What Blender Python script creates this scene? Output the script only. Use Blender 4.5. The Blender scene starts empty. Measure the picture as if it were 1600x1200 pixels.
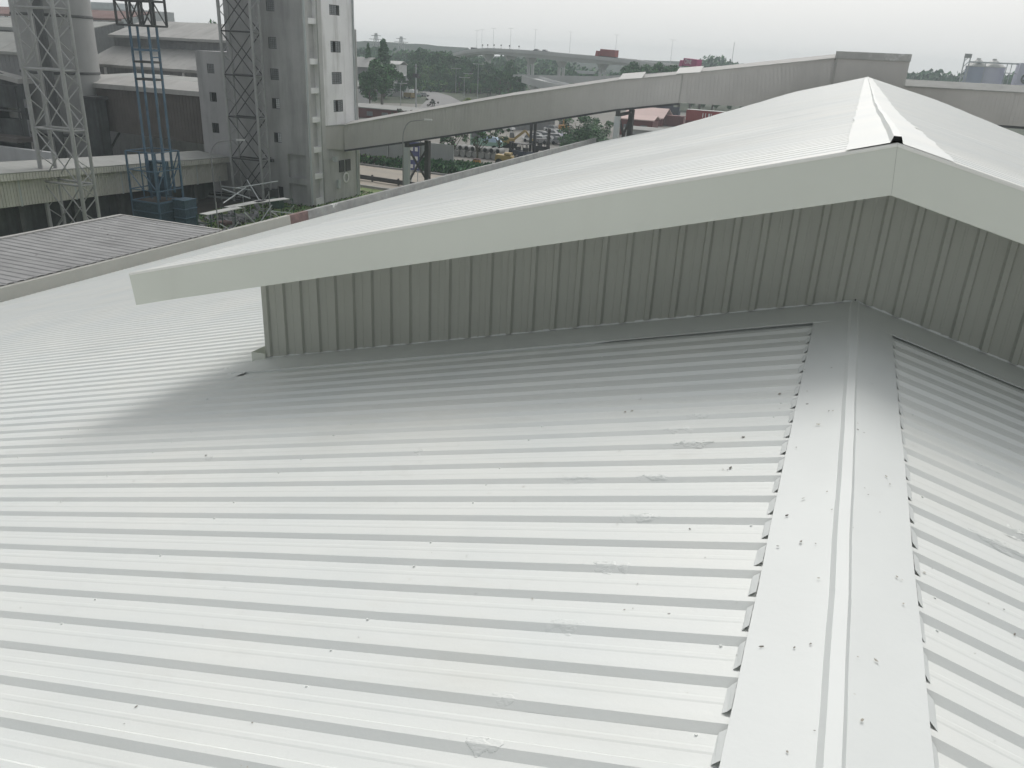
import bpy, math, random
from mathutils import Vector, Matrix, noise
random.seed(7)
R = math.radians
S = bpy.context.scene
COL = S.collection

# ------------------------------------------------------------------ camera, sky, sun, exposure
cam = bpy.data.cameras.new('camera'); camo = bpy.data.objects.new('camera', cam); COL.objects.link(camo)
cam.sensor_width = 36.0; cam.lens = 28.248; cam.clip_start = 0.05; cam.clip_end = 6000
camo.matrix_world = Matrix(([0.923816, -0.184123, 0.335652, -0.242941], [0.380111, 0.336718, -0.861473, 0.0], [0.045597, 0.923428, 0.381053, 1.635368], (0, 0, 0, 1)))
S.camera = camo
SUN_EL, SUN_AZ = R(48), R(-4)          # azimuth measured from +y towards +x
W = bpy.data.worlds.new('World'); S.world = W; W.use_nodes = True
nt = W.node_tree; nt.nodes.clear()
sky = nt.nodes.new('ShaderNodeTexSky'); sky.sky_type = 'NISHITA'; sky.sun_disc = False
sky.sun_elevation = SUN_EL; sky.sun_rotation = SUN_AZ
sky.air_density = 1.0; sky.dust_density = 9.0; sky.ozone_density = 1.0
hs = nt.nodes.new('ShaderNodeHueSaturation'); hs.inputs['Saturation'].default_value = 0.25
tcd = nt.nodes.new('ShaderNodeTexCoord'); sxyz = nt.nodes.new('ShaderNodeSeparateXYZ'); rmp = nt.nodes.new('ShaderNodeValToRGB')
nt.links.new(tcd.outputs['Generated'], sxyz.inputs[0]); nt.links.new(sxyz.outputs[2], rmp.inputs[0])
cr0 = rmp.color_ramp; cr0.interpolation = 'EASE'          # even milky overcast, a little paler toward the horizon
cr0.elements[0].position = 0.0; cr0.elements[0].color = (1.56, 1.585, 1.575, 1); cr0.elements[1].position = 0.26; cr0.elements[1].color = (.465, .485, .488, 1)
gn = nt.nodes.new('ShaderNodeMix'); gn.data_type = 'RGBA'; gn.blend_type = 'MULTIPLY'; gn.inputs[0].default_value = 1; gn.inputs[7].default_value = (10, 10, 10, 1)
nt.links.new(rmp.outputs[0], gn.inputs[6])
mixw = nt.nodes.new('ShaderNodeMix'); mixw.data_type = 'RGBA'; mixw.inputs[0].default_value = 0.42
bg = nt.nodes.new('ShaderNodeBackground'); bg.inputs['Strength'].default_value = 0.1
wo = nt.nodes.new('ShaderNodeOutputWorld')
nt.links.new(sky.outputs[0], hs.inputs['Color']); nt.links.new(hs.outputs[0], mixw.inputs[6]); nt.links.new(gn.outputs[2], mixw.inputs[7])
nt.links.new(mixw.outputs[2], bg.inputs[0]); nt.links.new(bg.outputs[0], wo.inputs[0])
sl = bpy.data.lights.new('sun', 'SUN'); sl.energy = 0.75; sl.angle = R(27); sl.color = (1, .99, .965)
so = bpy.data.objects.new('sun', sl); COL.objects.link(so)
so.rotation_euler = Vector((-math.sin(SUN_AZ)*math.cos(SUN_EL), -math.cos(SUN_AZ)*math.cos(SUN_EL), -math.sin(SUN_EL))).to_track_quat('-Z', 'Y').to_euler()
vs = S.view_settings; vs.view_transform = 'Standard'; vs.look = 'None'; vs.exposure = 0.2; vs.gamma = 1.0; vs.use_curve_mapping = False
S.render.engine = 'CYCLES'
S.cycles.use_denoising = True
S.cycles.max_bounces = 8; S.cycles.diffuse_bounces = 4; S.cycles.glossy_bounces = 2; S.cycles.volume_bounces = 2

# ------------------------------------------------------------------ helpers
def V(*a): return Vector(a)
class MB:
    """collects boxes, bars, tubes and sheets and links them as ONE mesh object"""
    def __init__(s): s.v, s.f, s.m = [], [], []
    def add(s, vs_, fs, mi=0):
        o = len(s.v); s.v += [tuple(p) for p in vs_]
        for q in fs: s.f.append(tuple(i+o for i in q)); s.m.append(mi)
        return s
    def quad(s, a, b, c, d_, mi=0): return s.add([a, b, c, d_], [(0, 1, 2, 3)], mi)
    def box(s, x0, x1, y0, y1, z0, z1, mi=0):
        p = [(x, y, z) for z in (z0, z1) for y in (y0, y1) for x in (x0, x1)]
        return s.add(p, [(0,2,3,1), (4,5,7,6), (0,1,5,4), (2,6,7,3), (0,4,6,2), (1,3,7,5)], mi)
    def hexa(s, p, mi=0):      # p: 4 bottom then 4 top corners, both counter-clockwise from above
        return s.add(p, [(3,2,1,0), (4,5,6,7), (0,1,5,4), (1,2,6,5), (2,3,7,6), (3,0,4,7)], mi)
    def bar(s, a, b, w, h=None, up=(0, 0, 1), mi=0):
        a, b = Vector(a), Vector(b); h = w if h is None else h
        t = (b-a).normalized(); u = Vector(up)
        if abs(t.dot(u)) > .98: u = Vector((0, 1, 0))
        x = t.cross(u).normalized()*w/2; y = x.cross(t).normalized()*h/2
        p = [a-x-y, a+x-y, a+x+y, a-x+y, b-x-y, b+x-y, b+x+y, b-x+y]
        return s.add(p, [(3,2,1,0), (4,5,6,7), (0,1,5,4), (1,2,6,5), (2,3,7,6), (3,0,4,7)], mi)
    def tube(s, pts, r, n=6, mi=0, cap=True):
        pts = [Vector(p) for p in pts]; k = len(pts)
        rr = r if isinstance(r, (list, tuple)) else [r]*k
        ref = None; vv = []
        for i, p in enumerate(pts):
            t = (pts[min(i+1, k-1)]-pts[max(i-1, 0)]).normalized()
            if ref is None: ref = Vector((1, 0, 0)) if abs(t.x) < .9 else Vector((0, 1, 0))
            a = (ref-t*ref.dot(t)).normalized(); b = t.cross(a); ref = a
            for j in range(n):
                q = 2*math.pi*j/n; vv.append(p+(a*math.cos(q)+b*math.sin(q))*rr[i])
        ff = [(i*n+j, i*n+(j+1) % n, (i+1)*n+(j+1) % n, (i+1)*n+j) for i in range(k-1) for j in range(n)]
        if cap: ff += [tuple(range(n))[::-1], tuple((k-1)*n+j for j in range(n))]
        return s.add(vv, ff, mi)
    def extrude(s, poly, vec, mi=0):
        n = len(poly); a = [Vector(p) for p in poly]; b = [p+Vector(vec) for p in a]
        return s.add(a+b, [tuple(range(n))[::-1], tuple(range(n, 2*n))]+[(i, (i+1) % n, n+(i+1) % n, n+i) for i in range(n)], mi)
    def grid(s, rows, mi=0):
        n = len(rows[0]); vv = [p for r_ in rows for p in r_]
        return s.add(vv, [(i*n+j, i*n+j+1, (i+1)*n+j+1, (i+1)*n+j) for i in range(len(rows)-1) for j in range(n-1)], mi)
    def lathe(s, prof, c, n=24, mi=0):
        vv = []; k = len(prof)
        for r_, z in prof:
            for j in range(n):
                q = 2*math.pi*j/n; vv.append((c[0]+r_*math.cos(q), c[1]+r_*math.sin(q), c[2]+z))
        return s.add(vv, [(i*n+j, i*n+(j+1) % n, (i+1)*n+(j+1) % n, (i+1)*n+j) for i in range(k-1) for j in range(n)], mi)
    def build(s, name, mats, parent=None, smooth=False, local=False):
        me = bpy.data.meshes.new(name)
        o_ = WL.get(parent.name, Vector((0, 0, 0))) if parent and not local else Vector((0, 0, 0))
        me.from_pydata([Vector(p)-o_ for p in s.v], [], s.f)
        for m_ in (mats if isinstance(mats, (list, tuple)) else [mats]): me.materials.append(m_)
        if any(s.m): me.polygons.foreach_set('material_index', s.m)
        if smooth: me.polygons.foreach_set('use_smooth', [True]*len(s.f))
        me.update()
        return link(name, me, parent)
WL = {}
def link(name, me, parent=None):
    o = bpy.data.objects.new(name, me); COL.objects.link(o)
    if parent:
        o.parent = parent; WL[o.name] = WL.get(parent.name, Vector((0, 0, 0)))
    return o
def tag(o, label=None, cat=None, group=None, kind=None):
    if label: o['label'] = label
    if cat: o['category'] = cat
    if group: o['group'] = group
    if kind: o['kind'] = kind
    return o
def thing(name, label, cat, loc, rotz=0, group=None):
    o = bpy.data.objects.new(name, None); COL.objects.link(o)
    o.location = loc; o.rotation_euler = (0, 0, rotz); WL[o.name] = Vector(loc)
    return tag(o, label, cat, group)
def kids(o): return [c for c in COL.objects if c.parent == o]
def copy_tree(o, parent=None):
    c = o.copy(); COL.objects.link(c); c.parent = parent
    for ch in list(o.children): copy_tree(ch, c)
    return c
def place(o, loc, rz=0, s=1.0, label=None):
    o.location = loc; o.rotation_euler = (0, 0, rz); o.scale = (s, s, s)
    if label: o['label'] = label
    return o
def clamp(x, a=0., b=1.): return max(a, min(b, x))
def sm(x): x = clamp(x); return x*x*(3-2*x)

ORD = ('leftmost', 'second', 'third', 'fourth', 'fifth', 'sixth', 'seventh', 'eighth', 'ninth', 'tenth', 'eleventh', 'twelfth', 'thirteenth', 'fourteenth', 'fifteenth')
def nth(i, what, where): return ORD[i]+' '+what+(' ' if i == 0 else ' from the left ')+where

# ------------------------------------------------------------------ materials
def mat(name, c, rough=.7, var=.10, scale=.6, c2=None, stain=None, bump=0, bscale=40, metal=0, stretch=(1, 1, 1), speck=None, island=0):
    m = bpy.data.materials.new(name); m.use_nodes = True; n = m.node_tree.nodes; L = m.node_tree.links
    p = n['Principled BSDF']; p.inputs['Roughness'].default_value = rough; p.inputs['Metallic'].default_value = metal
    g = n.new('ShaderNodeNewGeometry'); mp = n.new('ShaderNodeMapping'); mp.inputs['Scale'].default_value = stretch
    L.new(g.outputs['Position'], mp.inputs[0])
    t = n.new('ShaderNodeTexNoise'); t.inputs['Scale'].default_value = scale; t.inputs['Detail'].default_value = 6; t.inputs['Roughness'].default_value = .6
    L.new(mp.outputs[0], t.inputs['Vector'])
    r1 = n.new('ShaderNodeMapRange'); r1.inputs[1].default_value = .3; r1.inputs[2].default_value = .7
    L.new(t.outputs[0], r1.inputs[0])
    mx = n.new('ShaderNodeMix'); mx.data_type = 'RGBA'; L.new(r1.outputs[0], mx.inputs[0])
    a = [max(0, x*(1-var)) for x in c]; b = [min(1, x*(1+var)) for x in (c if c2 is None else c2)]
    mx.inputs[6].default_value = (*a, 1); mx.inputs[7].default_value = (*b, 1); out = mx.outputs[2]
    def over(fac, col):
        nonlocal out
        q = n.new('ShaderNodeMix'); q.data_type = 'RGBA'; L.new(fac, q.inputs[0]); L.new(out, q.inputs[6]); q.inputs[7].default_value = (*col, 1); out = q.outputs[2]
    for st in ([stain] if stain and not isinstance(stain, list) else (stain or [])):
        col, sc, lo, hi, am, stv = st
        m2 = n.new('ShaderNodeMapping'); m2.inputs['Scale'].default_value = stv; m2.inputs['Location'].default_value = (sc*3.1, 7.7, sc*1.3); L.new(g.outputs['Position'], m2.inputs[0])
        t2 = n.new('ShaderNodeTexNoise'); t2.inputs['Scale'].default_value = sc; t2.inputs['Detail'].default_value = 8; t2.inputs['Roughness'].default_value = .65; L.new(m2.outputs[0], t2.inputs['Vector'])
        r2 = n.new('ShaderNodeMapRange'); r2.inputs[1].default_value = lo; r2.inputs[2].default_value = hi; r2.inputs[4].default_value = am; L.new(t2.outputs[0], r2.inputs[0])
        over(r2.outputs[0], col)
    if speck:
        col, sc, th, dens = speck
        vo = n.new('ShaderNodeTexVoronoi'); vo.inputs['Scale'].default_value = sc; L.new(g.outputs['Position'], vo.inputs['Vector'])
        r3 = n.new('ShaderNodeMapRange'); r3.inputs[1].default_value = th; r3.inputs[2].default_value = th*.6; L.new(vo.outputs['Distance'], r3.inputs[0])
        sx = n.new('ShaderNodeSeparateColor'); L.new(vo.outputs['Color'], sx.inputs[0])
        gt = n.new('ShaderNodeMath'); gt.operation = 'LESS_THAN'; gt.inputs[1].default_value = dens; L.new(sx.outputs[0], gt.inputs[0])
        mu = n.new('ShaderNodeMath'); mu.operation = 'MULTIPLY'; L.new(r3.outputs[0], mu.inputs[0]); L.new(gt.outputs[0], mu.inputs[1])
        over(mu.outputs[0], col)
    if island:
        hv = n.new('ShaderNodeHueSaturation'); ml = n.new('ShaderNodeMapRange'); ml.inputs[3].default_value = 1-island; ml.inputs[4].default_value = 1+island
        L.new(g.outputs['Random Per Island'], ml.inputs[0]); L.new(ml.outputs[0], hv.inputs['Value']); L.new(out, hv.inputs['Color']); out = hv.outputs[0]
    L.new(out, p.inputs['Base Color'])
    if bump:
        tb = n.new('ShaderNodeTexNoise'); tb.inputs['Scale'].default_value = bscale; tb.inputs['Detail'].default_value = 4; L.new(mp.outputs[0], tb.inputs['Vector'])
        bp = n.new('ShaderNodeBump'); bp.inputs['Strength'].default_value = bump; bp.inputs['Distance'].default_value = .02
        L.new(tb.outputs[0], bp.inputs['Height']); L.new(bp.outputs[0], p.inputs['Normal'])
    return m
I1 = (1, 1, 1); VS = (1, 1, .12)
M = dict(
 roof=mat('white_roof_paint', (.79, .82, .805), .42, .025, .7, c2=(.815, .825, .79), stain=[((.68, .68, .62), 1.3, .56, .78, .45, (.25, 1, 1)), ((.62, .64, .62), .35, .55, .8, .3, I1), ((.66, .655, .61), 3.5, .60, .74, .28, (.6, 1, 1))], bump=.03, bscale=60, speck=((.25, .24, .22), 5.5, .045, .12)),
 cap=mat('white_cap_paint', (.78, .805, .79), .55, .03, 1.2, stain=((.66, .66, .61), 2.2, .6, .8, .35, I1), bump=.05, bscale=25, speck=((.22, .21, .2), 4.2, .04, .2)),
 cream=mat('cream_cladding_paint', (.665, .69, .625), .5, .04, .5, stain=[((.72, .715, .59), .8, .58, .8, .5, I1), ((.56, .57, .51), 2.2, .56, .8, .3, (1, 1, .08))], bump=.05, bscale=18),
 wallclad=mat('shaded_cream_cladding', (.45, .465, .42), .55, .05, .5, island=.04, stain=((.34, .345, .30), .9, .55, .8, .4, (1, 1, .2)), bump=.02, bscale=18),  # wallclad: cream paint darkened to put the under-eave shade into the colour
 creamtop=mat('cream_barge_paint', (.80, .80, .76), .5, .03, .7),
 dark=mat('dark_void', (.015, .016, .016), .9, .1),
 gutter=mat('painted_parapet', (.40, .40, .37), .7, .06, .8, stain=((.33, .33, .30), 1.1, .55, .8, .5, I1), bump=.15),
 parapet=mat('weathered_parapet', (.30, .305, .30), .85, .2, 1.1, stain=[((.75, .76, .75), .8, .62, .68, .8, I1), ((.15, .15, .15), 1.9, .55, .8, .6, I1)], bump=.2),
 rust=mat('red_oxide_patch', (.19, .125, .12), .8, .3, 2),
 greyroof=mat('old_grey_sheet', (.29, .29, .29), .6, .15, .9, stain=[((.66, .67, .67), 2.2, .62, .72, .75, (1, .5, 1)), ((.12, .12, .12), 1.6, .55, .8, .5, (.3, 1, 1))], speck=((.06, .05, .05), 1.2, .08, .25)),
 bare=mat('grimy_concrete', (.40, .40, .405), .9, .13, .25, stain=[((.13, .13, .135), .45, .48, .72, .65, VS), ((.43, .43, .44), .35, .55, .8, .5, I1)], bump=.25, bscale=5),
 whitecon=mat('white_painted_concrete', (.84, .84, .85), .85, .06, .5, stain=[((.30, .29, .27), .6, .52, .76, .65, VS), ((.5, .5, .5), 1.4, .6, .8, .5, I1)], bump=.15, bscale=5),
 midcon=mat('grey_painted_concrete', (.50, .50, .495), .88, .09, .5, stain=[((.16, .16, .16), .8, .5, .8, .6, VS)], bump=.2, bscale=5),
 frame=mat('window_metal', (.10, .105, .11), .6, .1), glass=mat('dusty_louvre', (.19, .20, .21), .35, .2, 2), paleglass=mat('pale_glass', (.50, .52, .54), .3, .1, 2),
 gal=mat('grey_gallery_cladding', (.54, .525, .51), .7, .05, .35, stain=((.385, .375, .365), .4, .5, .8, .5, VS)),
 galroof=mat('gallery_roof_sheet', (.40, .395, .38), .7, .10, .4, stain=((.25, .25, .24), .6, .5, .8, .5, I1)), lightpanel=mat('translucent_panel', (.52, .52, .50), .5, .05),
 weath=mat('weathered_fascia', (.42, .42, .41), .7, .12, 1.0, stain=((.72, .72, .72), 1.6, .55, .7, .7, I1)),
 steel=mat('grey_mast_paint', (.36, .365, .37), .6, .12, .8, stain=((.22, .20, .18), 1.2, .58, .8, .5, I1)),
 darksteel=mat('dark_steel', (.07, .072, .075), .7, .2, .8), palesteel=mat('pale_steel', (.50, .53, .54), .6, .08),
 blue=mat('blue_mast_paint', (.085, .155, .23), .55, .2, 1.0, stain=((.04, .06, .08), .8, .45, .75, .6, I1)), bluemesh=mat('blue_cage_mesh', (.05, .09, .125), .8, .3, 6),
 silo=mat('grey_silo_shell', (.27, .285, .285), .7, .1, .4, stain=[((.14, .145, .145), .5, .48, .78, .6, VS)]), silolight=mat('pale_silo_shell', (.33, .335, .33), .65, .08, .4, stain=((.28, .28, .275), .5, .5, .8, .5, VS)), silodark=mat('dark_silo_steel', (.10, .105, .105), .8, .2),  # silodark is one even dark steel colour
 beige=mat('beige_cladding', (.58, .57, .53), .75, .06, .5, stain=((.30, .29, .26), .8, .5, .8, .5, VS)), fibre=mat('fibre_cement_roof', (.34, .345, .33), .85, .10, .5, stain=((.20, .20, .19), .8, .5, .8, .5, I1)),
 brown=mat('brown_cladding', (.12, .108, .10), .8, .15, .5), oldroof=mat('old_warehouse_roof', (.42, .415, .40), .85, .1, .25, stain=((.20, .195, .185), .5, .5, .8, .6, (1, .3, 1))), warewall=mat('warehouse_wall', (.25, .255, .26), .85, .12, .5),
 redroof=mat('faded_red_roof', (.20, .125, .115), .85, .15, .5), plant=mat('stained_plant_wall', (.11, .12, .12), .9, .35, .4, stain=((.03, .032, .03), .5, .45, .7, .8, VS)),
 grass=mat('patchy_grass', (.15, .21, .075), .95, .3, .5, stain=[((.20, .175, .12), .35, .52, .66, .9, I1)], bump=.5, bscale=12),
 dirt=mat('dark_wet_soil', (.055, .05, .045), .95, .4, .6, bump=.4, bscale=8), ground=mat('yard_ground', (.235, .225, .205), .95, .15, .05, stain=((.12, .125, .105), .09, .5, .7, .7, I1)),
 road=mat('concrete_road', (.36, .325, .275), .9, .08, .25, stain=[((.25, .245, .235), .35, .5, .75, .7, (.3, 1, 1)), ((.42, .33, .24), .18, .55, .7, .5, (.2, 1, 1))]), asphalt=mat('grey_asphalt', (.24, .235, .235), .9, .08, .1), kerb=mat('concrete_kerb', (.33, .33, .325), .9, .12, 1),
 wallpale=mat('pale_boundary_wall', (.50, .51, .515), .85, .06, .4, stain=((.30, .30, .30), .4, .5, .8, .5, VS)), bridge=mat('flyover_concrete', (.58, .58, .58), .9, .06, .1),
 hill=mat('hazy_woodland', (.035, .05, .038), .95, .3, .02), scrub=mat('scrub_ground', (.06, .075, .045), .95, .35, .05),
 bark=mat('tree_bark', (.13, .115, .095), .9, .2, 3), leafd=mat('dark_leaf', (.04, .115, .05), .7, .25, .4, island=.55), leafm=mat('green_leaf', (.08, .19, .07), .7, .25, .4, island=.55), leafy=mat('yellow_green_leaf', (.26, .30, .05), .7, .2, .4, island=.4), leafb=mat('brown_leaf', (.065, .055, .045), .8, .3, .4, island=.5), palegreen=mat('light_green_leaf', (.14, .26, .075), .7, .25, .4, island=.5),
 red=mat('red_container_paint', (.30, .045, .04), .6, .12, .3), maroon=mat('maroon_cladding', (.17, .055, .055), .7, .15, .3), pink=mat('pale_pink_roof', (.58, .42, .39), .7, .06, .2), magenta=mat('magenta_container_paint', (.42, .045, .17), .6, .08, .3), white=mat('white_paint', (.78, .78, .78), .6, .04), yellow=mat('yellow_machine_paint', (.36, .26, .10), .6, .12, .6), navy=mat('navy_machine_paint', (.04, .05, .08), .6, .2, .6), tyre=mat('tyre_rubber', (.02, .02, .02), .9, .2), teal=mat('pale_green_paint', (.30, .48, .40), .6, .08), skyblue=mat('pale_blue_tarp', (.45, .58, .70), .7, .1), grey=mat('mid_grey_paint', (.3, .3, .31), .6, .1), black=mat('black_paint', (.02, .02, .022), .5, .1), orange=mat('orange_paint', (.55, .28, .08), .7, .1), lilac=mat('lilac_silo_steel', (.58, .58, .70), .6, .04, .2), lilac2=mat('blue_grey_silo_steel', (.38, .42, .54), .6, .05, .2), sign=mat('blue_sign_paint', (.10, .11, .26), .6, .08), green=mat('green_scaffold_paint', (.05, .10, .075), .6, .2), plank=mat('pale_plank', (.68, .68, .66), .7, .08, 1.5), rubble=mat('grey_rubble', (.26, .26, .27), .95, .35, 1.5), debris=mat('dry_leaf', (.32, .30, .26), .8, .4, 9, island=.6), lamp=mat('lamp_glass', (.6, .6, .6), .4, .05),
)

# ------------------------------------------------------------------ the setting
GZ = -15.0
MB().box(-1000, 700, -120, 1000, GZ-.6, GZ).build('ground', M['ground'])['kind'] = 'structure'
def flat(name, pts, z, m):
    b = MB(); n = len(pts); b.add([(p[0], p[1], z) for p in pts], [tuple(range(n))]); o = b.build(name, m); o['kind'] = 'structure'; return o
flat('grass_ground', [(-90, 25), (-26.5, 25), (-26.5, 90), (-60, 91.5), (-90, 93)], GZ+.02, M['grass'])
flat('soil_ground', [(-100, 25), (-57, 25), (-58.5, 55), (-60.5, 66), (-61.5, 74), (-100, 80)], GZ+.035, M['dirt'])
flat('road', [(-140, 96), (-26, 86), (40, 88), (40, 99), (-26, 102.5), (-60, 105), (-140, 114)], GZ+.03, M['road'])
flat('far_road', [(-112.331, 201.479), (-107.834, 232.918), (-126.569, 263.893), (-147.076, 295.76), (-164.736, 317.517), (-171.282, 317.365), (-158.453, 296.72), (-139.976, 263.973), (-122.922, 226.443)], GZ+.06, M['asphalt'])
flat('verge', [(-175, 128), (-30, 112), (-30, 119), (-80, 123), (-175, 140)], GZ+.025, M['grass'])
flat('scrub_ground', [(-420, 230), (-150, 225), (-105, 262), (-60, 300), (120, 300), (300, 420), (300, 700), (-800, 700)], GZ+.045, M['scrub'])
k = MB(); k.bar((-140, 95.3, GZ+.1), (-62, 89.6, GZ+.1), .35, .35); k.bar((-62, 89.6, GZ+.1), (-30, 86.5, GZ+.1), .35, .35); k.bar((-140, 114.6, GZ+.08), (-60, 105.6, GZ+.08), .3, .26); k.bar((-60, 105.6, GZ+.08), (-26, 103, GZ+.08), .3, .26)
k.build('kerb', M['kerb'])['kind'] = 'structure'
hb = MB()
def ridge(x0, y0, x1, y1, h, dep, n=70, sd=1):
    rows = [[], [], []]
    for i in range(n+1):
        t = i/n; x = x0+(x1-x0)*t; y = y0+(y1-y0)*t
        hh = h*(.82+.30*noise.noise((t*7+sd, sd*3.3, 0))+.10*noise.noise((t*40, sd, 2)))
        rows[0].append((x, y, GZ-.3)); rows[1].append((x, y+dep*.4, GZ+hh)); rows[2].append((x, y+dep, GZ-.3))
    hb.grid(rows)
ridge(-960, 330, -380, 760, 22, 110, sd=1); ridge(-560, 800, 320, 830, 17.5, 120, sd=2); ridge(180, 840, 660, 520, 19, 100, sd=3)
hb.build('hill', M['hill'], smooth=True)['kind'] = 'structure'

# ------------------------------------------------------------------ the white warehouse the camera stands on
SL = R(15.0); CS, SN, TN = math.cos(SL), math.sin(SL), math.tan(SL)
P = .2; RIBH = .018
wh = thing('warehouse', 'white ribbed metal warehouse roof filling the foreground with a raised ridge monitor', 'warehouse', (0, 30, GZ))
PROF = [(-.063, -RIBH), (-.034, 0), (-.006, 0), (.014, -RIBH), (.062, -RIBH), (.070, -RIBH+.0014), (.086, -RIBH+.0014), (.094, -RIBH)]
PROF_TOP = [(-.030, -.0055), (-.020, 0), (-.006, 0), (.002, -.0055)]   # low narrow ribs of the raised roof
Y0 = 5.878       # a rib end near the monitor wall; the ribs repeat every 0.2 m
def prof_n(y):   # height of the sheet at y, measured from the rib tops
    q = (y-Y0+.063) % P-.063
    for (a, na), (b, nb) in zip(PROF, PROF[1:]+[(P-.063, -RIBH)]):
        if a <= q <= b: return na+(nb-na)*(q-a)/max(1e-6, b-a)
    return -RIBH
def on_roof(side, t, y, n=0):   # point t metres down the slope
    return (side*(t*CS+n*SN), y, -t*SN+n*CS)
def sheet(side, y0, nrib, ts, origin=(0, 0), dz=None, wav=.003, seed=0, pr=None):
    b = MB(); rows = []
    for t in ts:
        row = []
        for k_ in range(nrib):
            for q, n_ in (pr or PROF):
                row.append((q+k_*P, n_))
        row.append((nrib*P+(pr or PROF)[0][0]-.0002, (pr or PROF)[0][1]+.0012))
        pts = []
        for q, n_ in row:
            y = y0+q
            w = wav*noise.noise((t*.9+seed, y*1.3, side*5))+wav*.7*noise.noise((t*3.1, y*4, side*9+seed))
            p = on_roof(side, t, y, n_+w)
            pts.append((p[0], p[1], p[2]+(dz(y, t) if dz else 0)+origin[1]))
        rows.append(pts if side > 0 else pts[::-1])
    return b.grid(rows)
TE = 25.5/CS
k0 = int((Y0+13)/P/5)
for side in (-1, 1):
    y = Y0-k0*5*P-5*P
    while y < 86:
        nr = 5
        t0 = .205 if y < 6.3 else 5.2
        near = y < 12
        ts = [t0+(TE-t0)*(i/20)**1.25 for i in range(21)] if near else [t0+(TE-t0)*i/8 for i in range(9)]
        if y < 6.3 and y+1 > 6.6: pass
        sheet(side, y, nr, ts, seed=random.random()*9).build('roof_sheet', M['roof'], wh)
        y += nr*P
# ridge cap in lapped lengths
def cap_piece(y0, y1, lift, parent, name='ridge_cap', z0=0.0, w=.262, hr=.022, dzf=None, mt='cap', taper=0):
    xs = [(-w, None), (-w*.55, None), (-.037, None), (-.022, 'r'), (.020, 'r'), (.034, None), (w*.55, None), (w, None)]
    rows = []; n = max(2, int(abs(y1-y0)/.18))
    for i in range(n+1):
        y = y0+(y1-y0)*i/n; row = []
        for x, tg in xs:
            wob = .0035*noise.noise((x*5, y*1.7, 3))
            z = -abs(x)*TN+.006+lift+(hr if tg else 0)+wob*(1 if abs(x) < w*.9 else .3)
            xx = x+.004*noise.noise((y*2.2, x, 1))
            row.append((xx, y, z+z0+(dzf(y, abs(x)) if dzf else 0)))
        rows.append(row)
    return MB().grid(rows)
for a, b_, l in ((6.42, 4.42, 0), (4.44, 2.48, .0022), (2.50, .2, .0044), (.22, -6, 0), (-5.98, -13, .0022)):
    cap_piece(b_, a, l, wh).build('ridge_cap', M['cap'], wh)
# turned-down tabs of the cap between the ribs, each leaving a dark notch beside the rib
for side in (-1, 1):
    i = 0; y = Y0
    while y > -4:
        a = y-P+.017+random.uniform(0, .008); c = y-.060
        b = MB(); t0 = .262/CS; dz_ = .004
        o1 = .012+random.uniform(0, .012); o2 = .03+random.uniform(-.004, .006)
        p = [on_roof(side, t0, a, .006), on_roof(side, t0, c, .006), on_roof(side, t0+o1+.004, c-.001, -RIBH*.42), on_roof(side, t0+o2, c-.008, -RIBH+.001), on_roof(side, t0+o2, a+.002, -RIBH+.002), on_roof(side, t0+o1, a, -RIBH*.42)]
        b.add(p, [(0, 1, 2, 5), (5, 2, 3, 4)] if side < 0 else [(5, 2, 1, 0), (4, 3, 2, 5)])
        b.build('cap_tab', M['cap'], wh)
        y -= P
v_ = MB(); 
for side in (-1, 1): v_.box(side*.20-.01, side*.20+.01, -13, 6.3, -.085, -.058)
v_.build('hollow_shade_strip', M['dark'], wh)  # dark strips paint in the unlit hollow under the cap
# screw heads
sc_ = MB()
for side in (-1, 1):
    for row, t in enumerate((.36, 1.75, 3.3, 4.85, 6.4, 7.9, 9.5)):
        y = Y0-.062+.075
        while y > .4:
            if row == 0 or True:
                yy = y+random.uniform(-.004, .004); tt = t+random.uniform(-.02, .02)
                if (row == 0 and random.random() < .45) or (row > 0 and random.random() < .5):
                    q0 = on_roof(side, tt, yy-.085, -RIBH); q1 = on_roof(side, tt, yy-.085, -RIBH+.006)
                    sc_.tube([q0, q1], [.006, .004], 6)
            y -= P
o = sc_.build('screw', M['roof'], wh); o['kind'] = 'stuff'
# parapet / box gutter along both eaves, gable walls and side walls
for side in (-1, 1):
    def pp(y0, y1, m, nm='parapet', n=24):
        rows = [[], [], [], []]
        for i in range(n+1):
            y = y0+(y1-y0)*i/n; w = .02*noise.noise((y*.6, side, 0))
            rows[0].append((side*25.48, y, -6.92)); rows[1].append((side*25.52, y, -6.39+w)); rows[2].append((side*25.74, y, -6.39+w)); rows[3].append((side*25.76, y, -8.4))
        return MB().grid(rows if side > 0 else [r_[::-1] for r_ in rows]).build(nm, m, wh)
    pp(-13, 33.2, M['gutter']); pp(33.2, 34.7, M['rust'], n=3); pp(34.7, 86.05, M['parapet'])
    MB().box(side*25.55-.06, side*25.55+.06, -13, 86, GZ, -6.95).build('wall', M['gutter'], wh)
MB().extrude([(-25.5, 85.98, GZ), (25.5, 85.98, GZ), (25.5, 85.98, -6.9), (0, 85.98, -.08), (-25.5, 85.98, -6.9)], (0, -.1, 0)).build('gable_wall', M['cream'], wh)
MB().extrude([(-25.5, -12.9, GZ), (25.5, -12.9, GZ), (25.5, -12.9, -6.9), (0, -12.9, -.08), (-25.5, -12.9, -6.9)], (0, .1, 0)).build('gable_wall', M['cream'], wh)

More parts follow.
